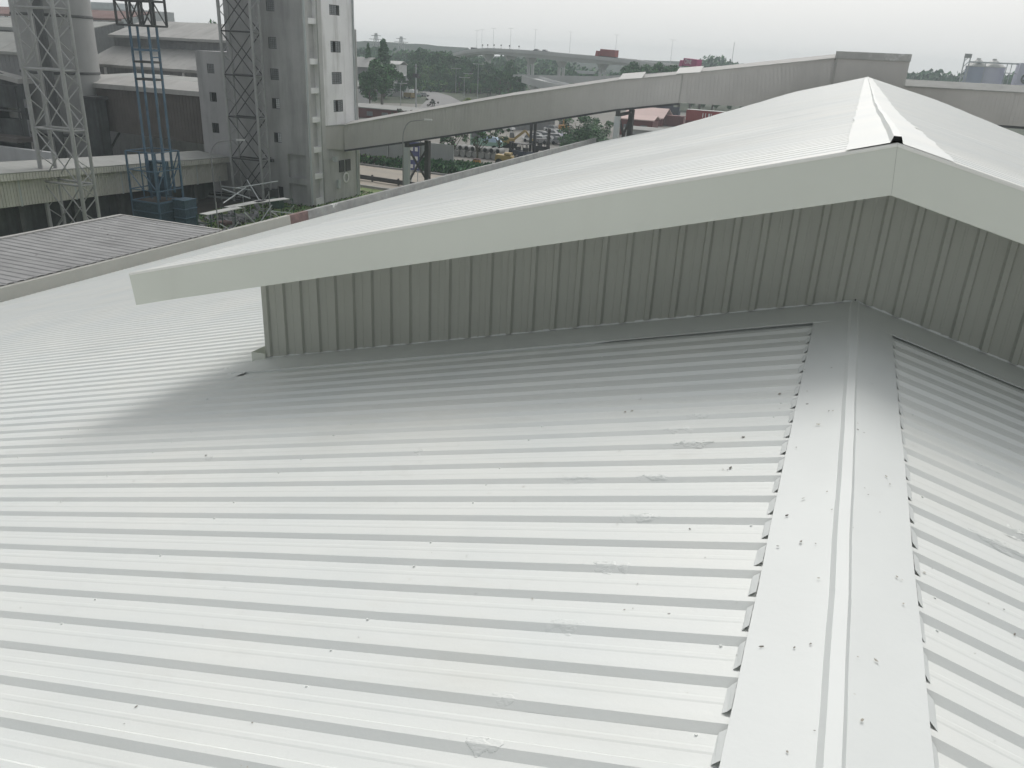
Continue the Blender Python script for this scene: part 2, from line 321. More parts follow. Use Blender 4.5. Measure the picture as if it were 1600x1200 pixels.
# raised ridge monitor
YW, YF, XW, XE, ZA = 6.45, 5.40, 5.57, 6.2, 1.235
def msag(y, t=0): return -.11*sm((y-5.4)/8)-.09*clamp((y-10)/76)+.025*noise.noise((y*.13, t*.35, 4))*sm((y-6)/6)
mon = MB()
for side in (-1, 1):   # soffit boards and rafters under the sheets
    mon.extrude([(side*.02, YF+.03, ZA-.10), (side*(XE-.02), YF+.03, ZA-.10-XE*TN), (side*(XE-.02), YF+.03, ZA-.125-XE*TN), (side*.02, YF+.03, ZA-.125)], (0, 80.4, -.21))
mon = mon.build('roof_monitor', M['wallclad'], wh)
for side in (-1, 1):
    y = YF+.10
    while y < 85.6:
        ts = [.1+(XE/CS-.1)*i/9 for i in range(10)]
        sheet(side, y, 5, ts, origin=(0, ZA+.012), dz=lambda yy, t: msag(yy, t), wav=.003, seed=random.random()*9, pr=PROF_TOP).build('roof_sheet', M['roof'], mon)
        y += 5*P
for a, b_, l in ((YF+.005, 11, .002), (10.98, 20, 0), (19.98, 40, .002), (39.98, 62, 0), (61.98, 86.1, .002)):
    cp = MB(); rows = []; n = int((b_-a)/.35)+2
    for i in range(n+1):
        y = a+(b_-a)*i/n; row = []
        wl = .27+.03*noise.noise((y*1.1, 0, 0)); wr = .33+.06*noise.noise((y*1.9, 5, 0)); off = .02*noise.noise((y*.5, 2, 2))*sm((y-6)/4)
        for x, h in ((-wl, 0), (-.10, .0), (-.034+off, 0), (-.022+off, .036), (.020+off, .036), (.036+off, 0), (.12, 0), (wr, 0)):
            row.append((x, y, ZA+.018+l-abs(x)*TN+h+msag(y)+.004*noise.noise((x*6, y*2, 1))))
        rows.append(row)
    cp.grid(rows).build('ridge_cap', M['roof'], mon)
MB().add([(-.030, YF+.03, ZA+.021), (.032, YF+.03, ZA+.021), (.020, YF+.03, ZA+.050), (-.022, YF+.03, ZA+.050)], [(0, 1, 2, 3)]).build('opening_shade_sheet', M['dark'], mon)  # dark sheet paints the blackness inside the open cap rib
# barge fascia in lengths, with a white top flange
for x0, x1, dy in ((-XE, -2.1108, 0), (-2.110, .0065, .002), (.0075, 2.3, .004), (2.302, 4.4, .003), (4.402, XE, .0015)):
    b = MB(); s0, s1 = (x0, x1); yy = YF-dy
    za, zb = ZA-abs(x0)*TN, ZA-abs(x1)*TN
    n = 8; top = []; bot = []; lip = []
    for i in range(n+1):
        x = x0+(x1-x0)*i/n; z = za+(zb-za)*i/n
        bw = .003*noise.noise((x*1.3, 0, 7))
        top.append((x, yy+bw, z)); bot.append((x+.042*(1 if x < -6.1 else .6), yy-.004+bw, z-.285)); lip.append((x, yy+.05, z-.287))
    b.grid([top, bot, lip]); b.build('fascia', M['cream'], mon)
    t = MB(); t.grid([[(p_[0], p_[1]+.105, p_[2]+.014) for p_ in top], [(p_[0], p_[1]+.004, p_[2]+.016) for p_ in top], [(p_[0], p_[1]-.0045, p_[2]+.008) for p_ in top], [(p_[0], p_[1]-.004, p_[2]-.006) for p_ in top]])
    t.build('barge_flange', M['creamtop'], mon)
for xj in (-2.111, .007, 2.302, 4.402): MB().hexa([(xj-.03, YF+.012, ZA-abs(xj)*TN-.275), (xj+.03, YF+.012, ZA-abs(xj)*TN-.275), (xj+.03, YF+.02, ZA-abs(xj)*TN-.275), (xj-.03, YF+.02, ZA-abs(xj)*TN-.275), (xj-.03, YF+.012, ZA-abs(xj)*TN-.02), (xj+.03, YF+.012, ZA-abs(xj)*TN-.02), (xj+.03, YF+.02, ZA-abs(xj)*TN-.02), (xj-.03, YF+.02, ZA-abs(xj)*TN-.02)]).build('joint_backing', M['frame'], mon)
# gable wall sheets of the monitor
WP = .2075; WPROF = [(-.034, 0), (-.019, .026), (.019, .026), (.034, 0), (.095, 0), (.099, .003), (.113, .003), (.117, 0)]
x = -XW+.062; first = True
while x < XW-.05:
    row = []
    nr = min(5, max(1, int((XW-x)/WP)+1))
    if first: row.append((-XW-x, 0))
    for k_ in range(nr):
        for q, h in WPROF: row.append((q+k_*WP, h))
    row.append((nr*WP-.034, 0.001))
    row = [(min(XW, x+q), h) for q, h in row]
    def zt(xx): return ZA-.115-abs(xx)*TN
    b = MB(); b.grid([[(xx, YW-h+.003*noise.noise((xx, 0, 0)), -abs(xx)*TN+.020+random.uniform(0, .012)) for xx, h in row], [(xx, YW-h, (zt(xx)-abs(xx)*TN)/2-.2) for xx, h in row], [(xx, YW-h, zt(xx)) for xx, h in row]][::-1])
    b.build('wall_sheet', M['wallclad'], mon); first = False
    x += nr*WP
for side in (-1, 1):
    MB().box(min(side*XW, side*(XW-.04)), max(side*XW, side*(XW-.04)), YW+.004, 85.9, -XW*TN-.05, ZA-.12-XW*TN-.1).build('side_wall', M['cream'], mon)
MB().extrude([(-XW+.05, YW+.03, -XW*TN-.05), (0, YW+.03, -.06), (XW-.05, YW+.03, -XW*TN-.05), (XW-.05, YW+.03, ZA-.13-XW*TN), (0, YW+.03, ZA-.13)], (0, .03, 0)).build('backing_sheet', M['dark'], mon)
# apron flashing at the foot of that wall
for side in (-1, 1):
    rows = [[], [], [], [], []]
    n = 30
    for i in range(n+1):
        q = i/n; xx = .0+(XW+.10)*q
        t = xx/CS; ye = 5.96+.05*q
        lift = .003+.002*noise.noise((xx*1.5, side, 0))+.010*sm((.35-q)/.3)*(1 if side < 0 else .4)*sm(q/.06)
        rows[0].append(on_roof(side, t, ye+.006, -RIBH*.95 if q > .3 else lift-.010)); rows[1].append(on_roof(side, t, ye, lift)); rows[2].append(on_roof(side, t, (ye+YW)/2, .012)); rows[3].append(on_roof(side, t, YW+.002, .012)); rows[4].append(on_roof(side, t, YW+.004, .05))
    MB().grid(rows if side < 0 else [r_[::-1] for r_ in rows]).build('apron_flashing', M['cap'], mon)
    zc = -(XW+.1)*TN
    b = MB(); b.add([(side*(XW+.16), YW-.03, zc-.055), (side*(XW-.02), YW-.036, zc+.0), (side*(XW-.02), YW-.036, zc+.105), (side*(XW+.165), YW-.026, zc+.085)], [(0, 1, 2, 3)]); b.add([(side*(XW+.16), YW-.03, zc-.055), (side*(XW+.16), YW+.3, zc-.055), (side*(XW+.165), YW+.3, zc+.085), (side*(XW+.165), YW-.026, zc+.085)], [(0, 1, 2, 3)])
    b.build('end_flashing', M['cream'], mon)
    # hand-dressed patch at the foot of the corner
    rows = []
    for i in range(9):
        q = i/8; xx = XW-.1+.55*q; row = []
        for j in range(7):
            s_ = j/6; y = YW-.06-.62*(1-.75*q)*s_
            kf = max(q, s_**2); row.append(on_roof(side, xx/CS, y, prof_n(y)*kf+(.0045 if i < 8 and j < 6 else -.008)+.003*noise.noise((xx*8, y*8, 0))))
        rows.append(row)
    MB().grid(rows if side > 0 else [r_[::-1] for r_ in rows]).build('sealed_patch', M['cap'], mon, smooth=True)
# blistered and torn paint on the ribs
def blister(side, t, y, wl, wy, h=.007, sd=0):
    nx, ny = 54, 22; rows = []
    for i in range(nx+1):
        a = -1+2*i/nx; row = []
        for j in range(ny+1):
            c = -1+2*j/ny; tt = t+a*wl/2; yy = y+c*wy/2
            e = clamp(1.1-1.25*math.hypot(a, c*.9)+.9*noise.noise((a*2.2+sd, c*1.6, 1))-.15)
            cr = abs(noise.noise((tt*38+sd, yy*150, 0)))+.7*abs(noise.noise((tt*80, yy*260, sd)))
            row.append(on_roof(side, tt, yy, prof_n(yy)+(.0014+h*cr*1.5)*min(1, e*2.5)-(.004 if e < .03 else 0)))
        rows.append(row)
    return MB().grid(rows if side > 0 else [r_[::-1] for r_ in rows]).build('blistered_paint', M['roof'], wh)
BL = [((-0.771, 4.275, -0.206), 60), ((-0.818, 4.062, -0.219), 60), ((-0.729, 3.853, -0.195), 65), ((-1.206, 3.469, -0.322), 95), ((-0.825, 3.472, -0.22), 60), ((-0.788, 3.057, -0.21), 80), ((-0.82, 2.662, -0.219), 75), ((-0.867, 2.25, -0.232), 85), ((-0.926, 1.86, -0.247), 75), ((-0.926, 1.649, -0.248), 80), ((-2.331, 3.86, -0.623), 45), ((-3.978, 3.87, -1.063), 30)]
BR = [((0.631, 3.439, -0.169), 100), ((0.672, 4.2, -0.18), 50), ((0.77, 3.769, -0.206), 60)]
for i, (p, w) in enumerate(BL+BR):
    side = -1 if i < len(BL) else 1
    t = abs(p[0])/CS; yr = Y0-.02+P*round((p[1]-Y0)/P)
    blister(side, t, yr-.008, w*.0021*(p[1]/2.2)*random.uniform(.8, 1.2), random.uniform(.06, .11), random.uniform(.0022, .0035)*clamp((p[1]-1.2)/2.6, .25, 1), i*3.7)

# scraps of dry leaf and grit on the roof
db = MB()
DEB = [(-0.14, 2.835, 0.0), (-0.089, 2.822, 0.0), (-0.068, 2.586, 0.0), (-0.117, 2.19, 0.0), (-0.073, 2.214, 0.0), (-0.103, 1.753, 0.0), (-0.043, 1.842, 0.0), (0.056, 2.209, 0.0), (0.11, 2.235, 0.0), (0.069, 1.945, 0.0), (0.048, 2.035, 0.0), (0.188, 2.773, 0.0), (0.206, 2.77, 0.0), (0.205, 2.619, 0.0), (0.308, 2.947, -0.082), (0.538, 2.945, -0.144), (0.608, 2.813, -0.163), (0.449, 2.577, -0.12), (0.46, 2.181, -0.123), (-0.188, 1.667, 0.0), (-0.211, 2.181, 0.0), (-0.284, 2.167, -0.076), (-0.218, 2.796, 0.0), (0.111, 4.732, -0.0), (-0.105, 4.889, 0.0), (-0.094, 4.181, 0.0), (-0.075, 4.182, 0.0), (-0.135, 4.0, 0.0), (0.038, 4.05, 0.0), (0.039, 3.967, 0.0), (0.069, 3.966, 0.0), (-0.218, 3.721, 0.0), (0.168, 3.579, 0.0), (0.182, 3.514, 0.0), (0.073, 3.365, 0.0), (0.088, 3.318, 0.0), (-0.067, 3.252, 0.0), (-0.205, 3.039, 0.0), (-0.153, 3.191, 0.0), (-0.044, 3.093, 0.0), (-0.498, 3.553, -0.133), (-0.507, 3.54, -0.136), (0.5, 4.309, -0.134), (0.329, 4.15, -0.088), (0.341, 4.321, -0.091), (-0.485, 3.934, -0.13), (-0.347, 4.317, -0.093), (-0.365, 4.554, -0.097), (-1.176, 4.401, -0.314), (-1.214, 4.385, -0.324), (-0.718, 3.592, -0.192), (-0.496, 3.561, -0.132), (-0.529, 3.548, -0.141), (-1.63, 3.309, -0.435), (-1.459, 3.223, -0.39), (-1.631, 2.886, -0.436), (-0.931, 2.65, -0.249), (-0.689, 2.543, -0.184), (-1.165, 2.454, -0.311), (-0.694, 2.374, -0.185), (-0.667, 2.385, -0.178), (-0.575, 2.966, -0.154), (-0.889, 3.003, -0.237), (-1.094, 3.805, -0.292), (-1.473, 3.38, -0.394), (-0.477, 2.746, -0.127), (-1.058, 2.41, -0.283), (-2.274, 1.603, -0.608), (-2.242, 1.519, -0.599), (-1.749, 1.61, -0.467), (-3.574, 2.508, -0.955), (-3.57, 2.093, -0.954), (-1.614, 1.429, -0.431), (-1.639, 1.429, -0.438), (-1.627, 2.477, -0.435), (-1.625, 2.077, -0.434), (-2.622, 3.368, -0.7), (-5.761, 4.284, -1.539), (-4.027, 3.873, -1.076), (-2.336, 3.87, -0.624), (-2.968, 3.29, -0.793), (-3.537, 2.892, -0.945), (-2.735, 4.291, -0.731), (-1.174, 4.599, -0.314), (-1.693, 4.932, -0.452), (0.494, 5.76, -0.132), (0.734, 5.322, -0.196), (0.865, 4.688, -0.231), (0.403, 3.497, -0.108), (0.549, 3.894, -0.147)]
for i in range(180):
    side = random.choice((-1, -1, 1)); y = random.uniform(1.3, 6); t = random.uniform(.02, 5.5 if side < 0 else 2)
    DEB.append((side*t*CS, y, -1, .35))
for q in DEB:
    x, y = q[0], q[1]; side = -1 if x < 0 else 1; t = abs(x)/CS
    n_ = .0135 if abs(x) < .26 else prof_n(y)+.003
    if abs(x) < .036: n_ = .034
    sz = random.choice((.003, .004, .005, .008))*(q[3] if len(q) > 3 else .9)*(.7+.25*min(y, 4)); an = random.uniform(0, 6.3); el = random.uniform(.3, .8)
    ring = []
    for j in range(5):
        a = 2*math.pi*j/5; u_, w_ = math.cos(a)*sz, math.sin(a)*sz*el
        ring.append(on_roof(side, t+u_*math.cos(an)-w_*math.sin(an), y+u_*math.sin(an)+w_*math.cos(an), n_+random.uniform(0, .4)*sz))
    db.add(ring, [tuple(range(5))])
tag(db.build('leaf_litter', M['debris']), 'scattered dry leaf scraps and grit lying on the white roof', 'litter', kind='stuff')

# ------------------------------------------------------------------ low grey shed against the eave
sh = thing('shed', 'low shed with old grey corrugated roof against the white roof edge at left', 'shed', (-28.8, 14, GZ))
y = 28.45
while y > -4:
    b = MB(); rows = [[], [], [], [], []]; n = 3
    for j in range(n):
        for q, h in ((0, .0), (.15, .0), (.20, -.028), (.27, -.028), (.32, 0)):
            yy = y-j*.38-q; e = random.uniform(-.04, .04) if q < .1 else 0
            for rr, (xx, zz) in zip(rows, ((-25.70+e, -6.35), (-27.2, -6.355), (-28.7, -6.36), (-30.2, -6.355), (-31.55, -6.335))): rr.append((xx, yy, zz+h+random.uniform(-.004, .004)))
    for rr, (xx, zz) in zip(rows, ((-25.70, -6.35), (-27.2, -6.355), (-28.7, -6.36), (-30.2, -6.355), (-31.55, -6.335))): rr.append((xx, y-n*.38+.002, zz+.001))
    b.grid([r_[::-1] for r_ in rows]).build('roof_sheet', M['greyroof'], sh)
    y -= n*.38
b = MB(); b.box(-31.72, -31.5, -4, 28.5, -6.46, -6.29); b.build('edge_trim', M['galroof'], sh)
b = MB(); b.box(-31.7, -25.75, 28.46, 28.58, -6.48, -6.315); b.build('edge_trim', M['galroof'], sh)
MB().box(-31.5, -25.85, -4, 28.3, GZ, -6.42).build('wall', M['midcon'], sh)

# ------------------------------------------------------------------ concrete process tower
def wall_grid(b, o_, ax, up, nrm, w, h, holes, depth=.22, mi=0, hole_mi=1):
    """rectangular wall with recessed openings; holes = (u0,u1,v0,v1)"""
    o_, ax, up, nrm = Vector(o_), Vector(ax), Vector(up), Vector(nrm)
    us = sorted({0, w, *[q for hh in holes for q in hh[:2]]}); vs2 = sorted({0, h, *[q for hh in holes for q in hh[2:4]]})
    pt = lambda u_, v2, d_=0: o_+ax*u_+up*v2-nrm*d_
    for i in range(len(us)-1):
        for j in range(len(vs2)-1):
            cu, cv = (us[i]+us[i+1])/2, (vs2[j]+vs2[j+1])/2
            if any(hh[0] < cu < hh[1] and hh[2] < cv < hh[3] for hh in holes): continue
            b.quad(pt(us[i], vs2[j]), pt(us[i+1], vs2[j]), pt(us[i+1], vs2[j+1]), pt(us[i], vs2[j+1]), mi)
    for u0, u1, v0, v1, *dd in holes:
        dp = dd[0] if dd else depth; hm = dd[1] if len(dd) > 1 else hole_mi
        c = [(u0, v0), (u1, v0), (u1, v1), (u0, v1)]
        for i in range(4):
            a_, b2 = c[i], c[(i+1) % 4]; b.quad(pt(*a_), pt(*b2), pt(*b2, dp), pt(*a_, dp), mi)
        b.quad(*[pt(*q, dp) for q in c], hm)
TOP = 9.0; H = TOP-GZ
tw = thing('concrete_tower', 'tall grimy concrete tower with one white painted face and small louvred windows', 'tower', (-58, 78, GZ))
FX0, FX1, FY, BY = -63.6, -53.72, 74.15, 83.45
fw = [(-58.12, -57.1, .86, 1.98), (-58.12, -57.05, -2.18, -1.06), (-58.15, -57.15, -5.06, -4.0), (-58.18, -57.18, -8.54, -7.5), (-58.12, -57.1, 4.4, 5.5), (-58.12, -57.1, 7.6, 8.6)]
door = (-58.1, -57.36, -14.75, -13.23)
holes = [(a-FX0, c-FX0, z0-GZ, z1-GZ) for a, c, z0, z1 in fw]+[(door[0]-FX0, door[1]-FX0, door[2]-GZ, door[3]-GZ, .2, 2)]
holes += [(-56.55-FX0, -54.2-FX0, -12.1-GZ, -9.62-GZ, .35, 0), (-56.55-FX0, -54.2-FX0, .25, -12.75-GZ, .35, 0)]
b = MB(); wall_grid(b, (FX0, FY, GZ), (1, 0, 0), (0, 0, 1), (0, -1, 0), FX1-FX0, H, holes); b.build('front_wall', [M['bare'], M['dark'], M['darksteel']], tw)
rw = [(78.9, 80.8, 4.44, 5.44), (78.9, 80.8, .76, 1.9), (78.92, 80.82, -2.46, -1.22), (79.05, 80.9, -5.36, -4.1), (78.9, 80.8, 7.6, 8.6)]
YB0, YB1 = 74.85, 76.45
beams = [7.2, 3.68, -.185, -3.05, -5.98, -9.1, -11.9, -14.6]
rh = [(a-FY, c-FY, z0-GZ, z1-GZ) for a, c, z0, z1 in rw]
for za, zb in zip(beams, beams[1:]): rh.append((YB0-FY, YB1-FY, zb+.28-GZ, za-.28-GZ, .45, 2))
b = MB(); wall_grid(b, (FX1, FY, GZ), (0, 1, 0), (0, 0, 1), (1, 0, 0), BY-FY, H, rh); b.build('side_wall', [M['whitecon'], M['dark'], M['midcon']], tw)
b = MB(); b.box(FX0, FX1-.5, BY-.3, BY, GZ, TOP); b.box(FX0, FX0+.3, FY+.05, BY-.3, GZ, TOP); b.box(FX0+.1, FX1-.5, FY+.5, BY-.31, TOP-.4, TOP-.1); b.build('rear_wall', M['bare'], tw)
b = MB(); b.tube([(FX1+.10, FY+.12, GZ), (FX1+.10, FY+.12, TOP)], .11, 8); b.build('downpipe', M['palesteel'], tw)
b = MB(); b.tube([(FX1+.1, BY-.15, GZ), (FX1+.1, BY-.15, TOP)], .1, 8); b.build('downpipe', M['palesteel'], tw)
b = MB(); b.tube([(FX1+.1, BY+.2, GZ), (FX1+.1, BY+.2, 3.2)], .12, 8); b.build('downpipe', M['midcon'], tw)
for (ya, yb) in ((FY+.26, FY+.66), (YB1+.04, YB1+.7)):
    MB().box(FX1+.001, FX1+.16, ya, yb, GZ, TOP).build('pilaster', M['midcon'] if ya < 76 else M['midcon'], tw)
MB().box(FX1+.001, FX1+.05, YB1+.72, BY-.3, GZ, -9.0).build('lower_panel', M['midcon'], tw)
def window(y0, y1, z0, z1, face, opened, parent, pale=False):
    """louvred steel window set in its recess; face 'x' looks to +x, 'y' to -y"""
    f_ = MB(); t = .05
    def bx(bb, a0, a1, v0, v1, d0, d1):
        if face == 'x': bb.box(FX1-d1, FX1-d0, a0, a1, v0, v1)
        else: bb.box(a0, a1, FY+d0, FY+d1, v0, v1)
    for a0, a1, v0, v1 in ((y0, y1, z0, z0+t), (y0, y1, z1-t, z1), (y0, y0+t, z0+t, z1-t), (y1-t, y1, z0+t, z1-t)): bx(f_, a0+.002, a1-.002, v0+.002, v1-.002, .03, .10)
    n = 4; wd = (y1-y0-2*t)/n
    for k_ in range(1, n): bx(f_, y0+t+k_*wd-.018, y0+t+k_*wd+.018, z0+t, z1-t, .035, .09)
    wf = f_.build('window', M['frame'], parent)
    for k_ in range(n):
        if k_ in opened: continue
        g = MB(); nl = 5; lh = (z1-z0-2*t)/nl
        for l_ in range(nl): bx(g, y0+t+k_*wd+.02, y0+t+(k_+1)*wd-.02, z0+t+l_*lh+.01, z0+t+(l_+1)*lh-.012, .05+.01*(l_ % 2), .065+.01*(l_ % 2))
        g.build('pane', M['paleglass'] if pale else M['glass'], wf)
for (a, c, z0, z1), op in zip(rw, ((3,), (1,), (), (1,), ())): window(a, c, z0, z1, 'x', op, tw)
for (a, c, z0, z1), op in zip(fw, ((), (), (0, 1), (0, 1), (), ())): window(a, c, z0, z1, 'y', op, tw, bool(op))
# lower stair block on the left of the tower
AX0, AX1, AT = -67.9, -63.6, .28
b = MB(); ah = [(-66.45-AX0, -65.5-AX0, -1.95-GZ, -.98-GZ), (-66.45-AX0, -65.5-AX0, -4.88-GZ, -3.88-GZ), (-66.5-AX0, -65.55-AX0, -8.18-GZ, -7.1-GZ)]
wall_grid(b, (AX0, FY, GZ), (1, 0, 0), (0, 0, 1), (0, -1, 0), AX1-AX0, AT-GZ, ah); b.quad((AX0, FY, AT), (AX1, FY, AT), (AX1, 82, AT), (AX0, 82, AT)); b.quad((AX0, 82, GZ), (AX0, FY, GZ), (AX0, FY, AT), (AX0, 82, AT))
b.build('stair_block', [M['bare'], M['dark']], tw)
for (a, c, z0, z1), op in zip([(-66.45, -65.5, -1.95, -.98), (-66.45, -65.5, -4.88, -3.88), (-66.5, -65.55, -8.18, -7.1)], ((), (1, 2, 3), (0, 1, 2, 3))): window(a, c, z0, z1, 'y', op, tw)
# fittings at the foot: floodlight, vents, round fan guard, cabinet
b = MB(); b.tube([(FX1, 78.1, -10.4), (FX1+.55, 78.1, -10.2)], .04, 6); b.box(FX1+.45, FX1+.8, 77.85, 78.35, -10.5, -10.0); b.build('floodlight', M['palesteel'], tw)
for ya in (79.6, 80.9): MB().box(FX1+.05, FX1+.16, ya, ya+.95, -11.9, -10.6).build('vent', M['darksteel'], tw)
b = MB(); b.lathe([(.55, 0), (.62, .05), (.55, .1), (.42, .1), (.42, 0)], (0, 0, 0), 20)
b.v = [(FX1+.06+z, 80.9+x, -12.6+y) for x, y, z in b.v]; b.build('fan_guard', M['white'], tw)
MB().box(FX1+.05, FX1+.35, 79.0, 79.45, -13.6, -12.7).build('electric_box', M['palesteel'], tw)
b = MB(); b.tube([(-59.1, FY-.35, -10.4), (-58.7, FY-.02, -10.2)], .05, 6); b.box(-58.9, -58.2, FY-.55, FY-.2, -10.6, -10.3); b.build('wall_lamp', M['darksteel'], tw)

# ------------------------------------------------------------------ long inclined conveyor gallery behind the roof
def ribs_on(b, p0, p1, q0, q1, pitch, d_, off):
    """vertical cladding ribs on a wall strip between the lines p0-p1 (top) and q0-q1 (bottom)"""
    p0, p1, q0, q1, off = map(Vector, (p0, p1, q0, q1, off)); L_ = (p1-p0).length; n = int(L_/pitch)
    for i in range(n+1):
        t = (i+.5)/(n+1); w = .3*pitch/L_
        a, c = p0.lerp(p1, t-w), p0.lerp(p1, t+w); e, g = q0.lerp(q1, t-w), q0.lerp(q1, t+w)
        b.add([e, g, c, a, e+off, g+off, c+off, a+off], [(4, 5, 6, 7), (0, 4, 7, 3), (1, 2, 6, 5)])
GP = [((-53.12, 80.0, -6.76), (-53.23, 80.0, -9.4)), ((-46.2, 82.6, -5.18), (-46.21, 82.6, -8.06)), ((-35.21, 85.5, -2.72), (-35.06, 85.5, -5.8)), ((-24.18, 87.6, -0.59), (-23.9, 87.6, -3.44)), ((-17.67, 88.6, 0.33), (-17.32, 88.6, -2.42))]
ga = thing('conveyor_gallery', 'long grey enclosed conveyor gallery climbing from the concrete tower behind the roof', 'conveyor', (-35, 86, GZ))
GW = 3.0
for i, ((a, a2), (c, c2)) in enumerate(zip(GP, GP[1:])):
    a, a2, c, c2 = map(Vector, (a, a2, c, c2)); a2.x = a.x
    b = MB(); w = Vector((0, GW, 0))
    b.hexa([a2, Vector((c.x, c2.y, c2.z)), Vector((c.x, c2.y, c2.z))+w, a2+w, a, c, c+w, a+w]); ribs_on(b, a, c, a2, Vector((c.x, c2.y, c2.z)), .38, .03, (0, -.032, 0)); b.build('cladding', M['gal'], ga)
    r_ = MB(); up = Vector((0, 0, .08)); out = Vector((0, -.18, -.03)); mid = Vector((0, GW/2, .30)); far = Vector((0, GW+.18, -.03))
    r_.add([a+up+out, c+up+out, c+up+mid, a+up+mid, c+up+far, a+up+far, a+out, c+out], [(0, 1, 2, 3), (3, 2, 4, 5), (6, 7, 1, 0)]); r_.build('roof_sheet', M['galroof'], ga)
    MB().bar(a2+Vector((0, -.02, -.1)), Vector((c.x, c2.y, c2.z-.1))+Vector((0, -.02, 0)), .18, .2).build('edge_beam', M['darksteel'], ga)
a, a2 = map(Vector, GP[0]); s0 = Vector((FX1+.06, 77.0, a.z-.02)); s1 = Vector((FX1+.06, 77.0, a2.z+.3))
b = MB(); w = Vector((0, GW+2.6, 0)); b.hexa([s1, a2+Vector((0, -.01, 0)), a2+Vector((0, GW, 0)), s1+w, s0, a+Vector((0, -.01, 0)), a+Vector((0, GW, 0)), s0+w]); b.build('end_box', M['gal'], ga)
b = MB(); b.hexa([s0+Vector((0, -.12, .01)), a+Vector((.05, -.2, .03)), a+Vector((0, GW, .05)), s0+w, s0+Vector((0, -.12, .09)), a+Vector((.05, -.2, .11)), a+Vector((0, GW, .12)), s0+w+Vector((0, 0, .1))]); b.build('end_roof', M['fibre'], ga)
for px_ in ((-17.122, 88.62, 0.635921), (-22.888, 87.8, -0.212968)):
    p = Vector(px_); MB().hexa([p+Vector((-1.2, -.22, -.30)), p+Vector((1.3, -.22, -.02)), p+Vector((1.3, 1.3, .55)), p+Vector((-1.2, 1.3, .25)), p+Vector((-1.2, -.22, -.25)), p+Vector((1.3, -.22, .03)), p+Vector((1.3, 1.3, .62)), p+Vector((-1.2, 1.3, .32))]).build('skylight_panel', M['lightpanel'], ga)
# trestles under the gallery
def trestle(x, y, ztop, w=1.5, dx=2.0, m1='palesteel', m2='darksteel'):
    a = Vector((x, y, GZ)); 
    MB().box(x-.28, x+.28, y-.28, y+.28, GZ, ztop-.55).build('trestle_leg', M[m1], ga)
    MB().box(x+dx-.26, x+dx+.26, y+2.0, y+2.6, GZ, ztop+.1).build('trestle_leg', M[m2], ga)
    MB().box(x-.2, x+.2, y-.2, y+.2, ztop-.55, ztop).build('bearing', M['darksteel'], ga)
    MB().bar((x, y, ztop-.45), (x+dx, y+2.3, ztop-.2), .3).build('cross_beam', M['darksteel'], ga)
    for z0, z1 in ((ztop-.9, ztop-4.2), (ztop-4.2, ztop-.9)):
        MB().bar((x+.2, y+.2, z0), (x+dx-.1, y+2.1, z1), .18).build('brace', M['darksteel'], ga)
    MB().bar((x+.2, y+.2, ztop-4.4), (x+dx-.1, y+2.1, ztop-6.5), .18).build('brace', M['darksteel'], ga)
p = (-46.645, 82.8, -8.246); trestle(p[0], p[1], p[2], dx=1.4)
p = (-23.867, 87.8, -3.58); trestle(p[0], p[1], p[2], dx=.9)
# transfer house and the second gallery to the right
th = thing('transfer_house', 'grey ribbed conveyor junction house with weathered pale fascia above the white ridge', 'conveyor house', (-3, 91, GZ))
Q = [(-17.63, 88.7, 0.33), (-3.28, 90.5, 2.5), (-2.36, 90.5, -2.38), (-17.28, 88.7, -2.42)]
b = MB(); q = [Vector(v) for v in Q]; q[0].x -= .12; q[3].x = q[0].x; w = Vector((0, 3.2, 0)); b.hexa([q[3], q[2], q[2]+w, q[3]+w, q[0], q[1], q[1]+w, q[0]+w]); ribs_on(b, q[0], q[1], q[3], q[2], .38, .03, (0, -.032, 0)); b.build('side_cladding', M['gal'], th)
b = MB(); e = Vector((0, -.2, 0)); u2 = Vector((0, 0, .1)); b.hexa([q[0]+e, q[1]+e, q[1]+w, q[0]+w, q[0]+e+u2, q[1]+e+u2, q[1]+w+u2*5, q[0]+w+u2*5]); b.build('roof_sheet', M['galroof'], th)
MB().bar(q[0]+Vector((.1, -.07, 0)), q[3]+Vector((0, -.07, 0)), .16, .08).build('corner_trim', M['galroof'], th)
hx0, hx1 = -3.15, 3.42
b = MB(); b.box(hx0, hx1, 90.4, 95, -6, 2.54); ribs_on(b, (hx0, 90.4, 2.5), (hx1, 90.4, 2.5), (hx0, 90.4, -6), (hx1, 90.4, -6), .38, .03, (0, -.032, 0)); b.build('house_cladding', M['gal'], th)
b = MB(); b.box(hx0-.14, hx1+.05, 90.2, 95.2, 2.545, 3.2); ribs_on(b, (hx0-.14, 90.2, 3.18), (hx1+.05, 90.2, 3.18), (hx0-.14, 90.2, 2.56), (hx1+.05, 90.2, 2.56), .3, .03, (0, -.03, 0)); b.build('fascia', M['weath'], th)
MB().box(hx0-.08, hx0+.1, 90.28, 90.36, -6, 2.53).build('corner_trim', M['galroof'], th)
gb = thing('conveyor_gallery', 'level grey conveyor gallery running right beyond the white ridge toward the far silos', 'conveyor', (20, 95, GZ))
b = MB(); gx0, gx1 = 3.45, 46
b.box(gx0, gx1, 94, 97.5, -2.72, .25); ribs_on(b, (gx0, 94, .22), (gx1, 94, .5), (gx0, 94, -2.7), (gx1, 94, -2.7), .38, .03, (0, -.032, 0)); b.build('cladding', M['gal'], gb)
b = MB(); b.extrude([(gx0, 93.8, .26), (gx0, 93.8, .36), (gx0, 95.75, .95), (gx0, 97.7, .30), (gx0, 97.7, .2)], (gx1-gx0, 0, 0)); b.build('roof_sheet', M['fibre'], gb)
MB().box(gx0, gx1, 94.02, 94.2, -2.95, -2.73).build('edge_beam', M['darksteel'], gb)
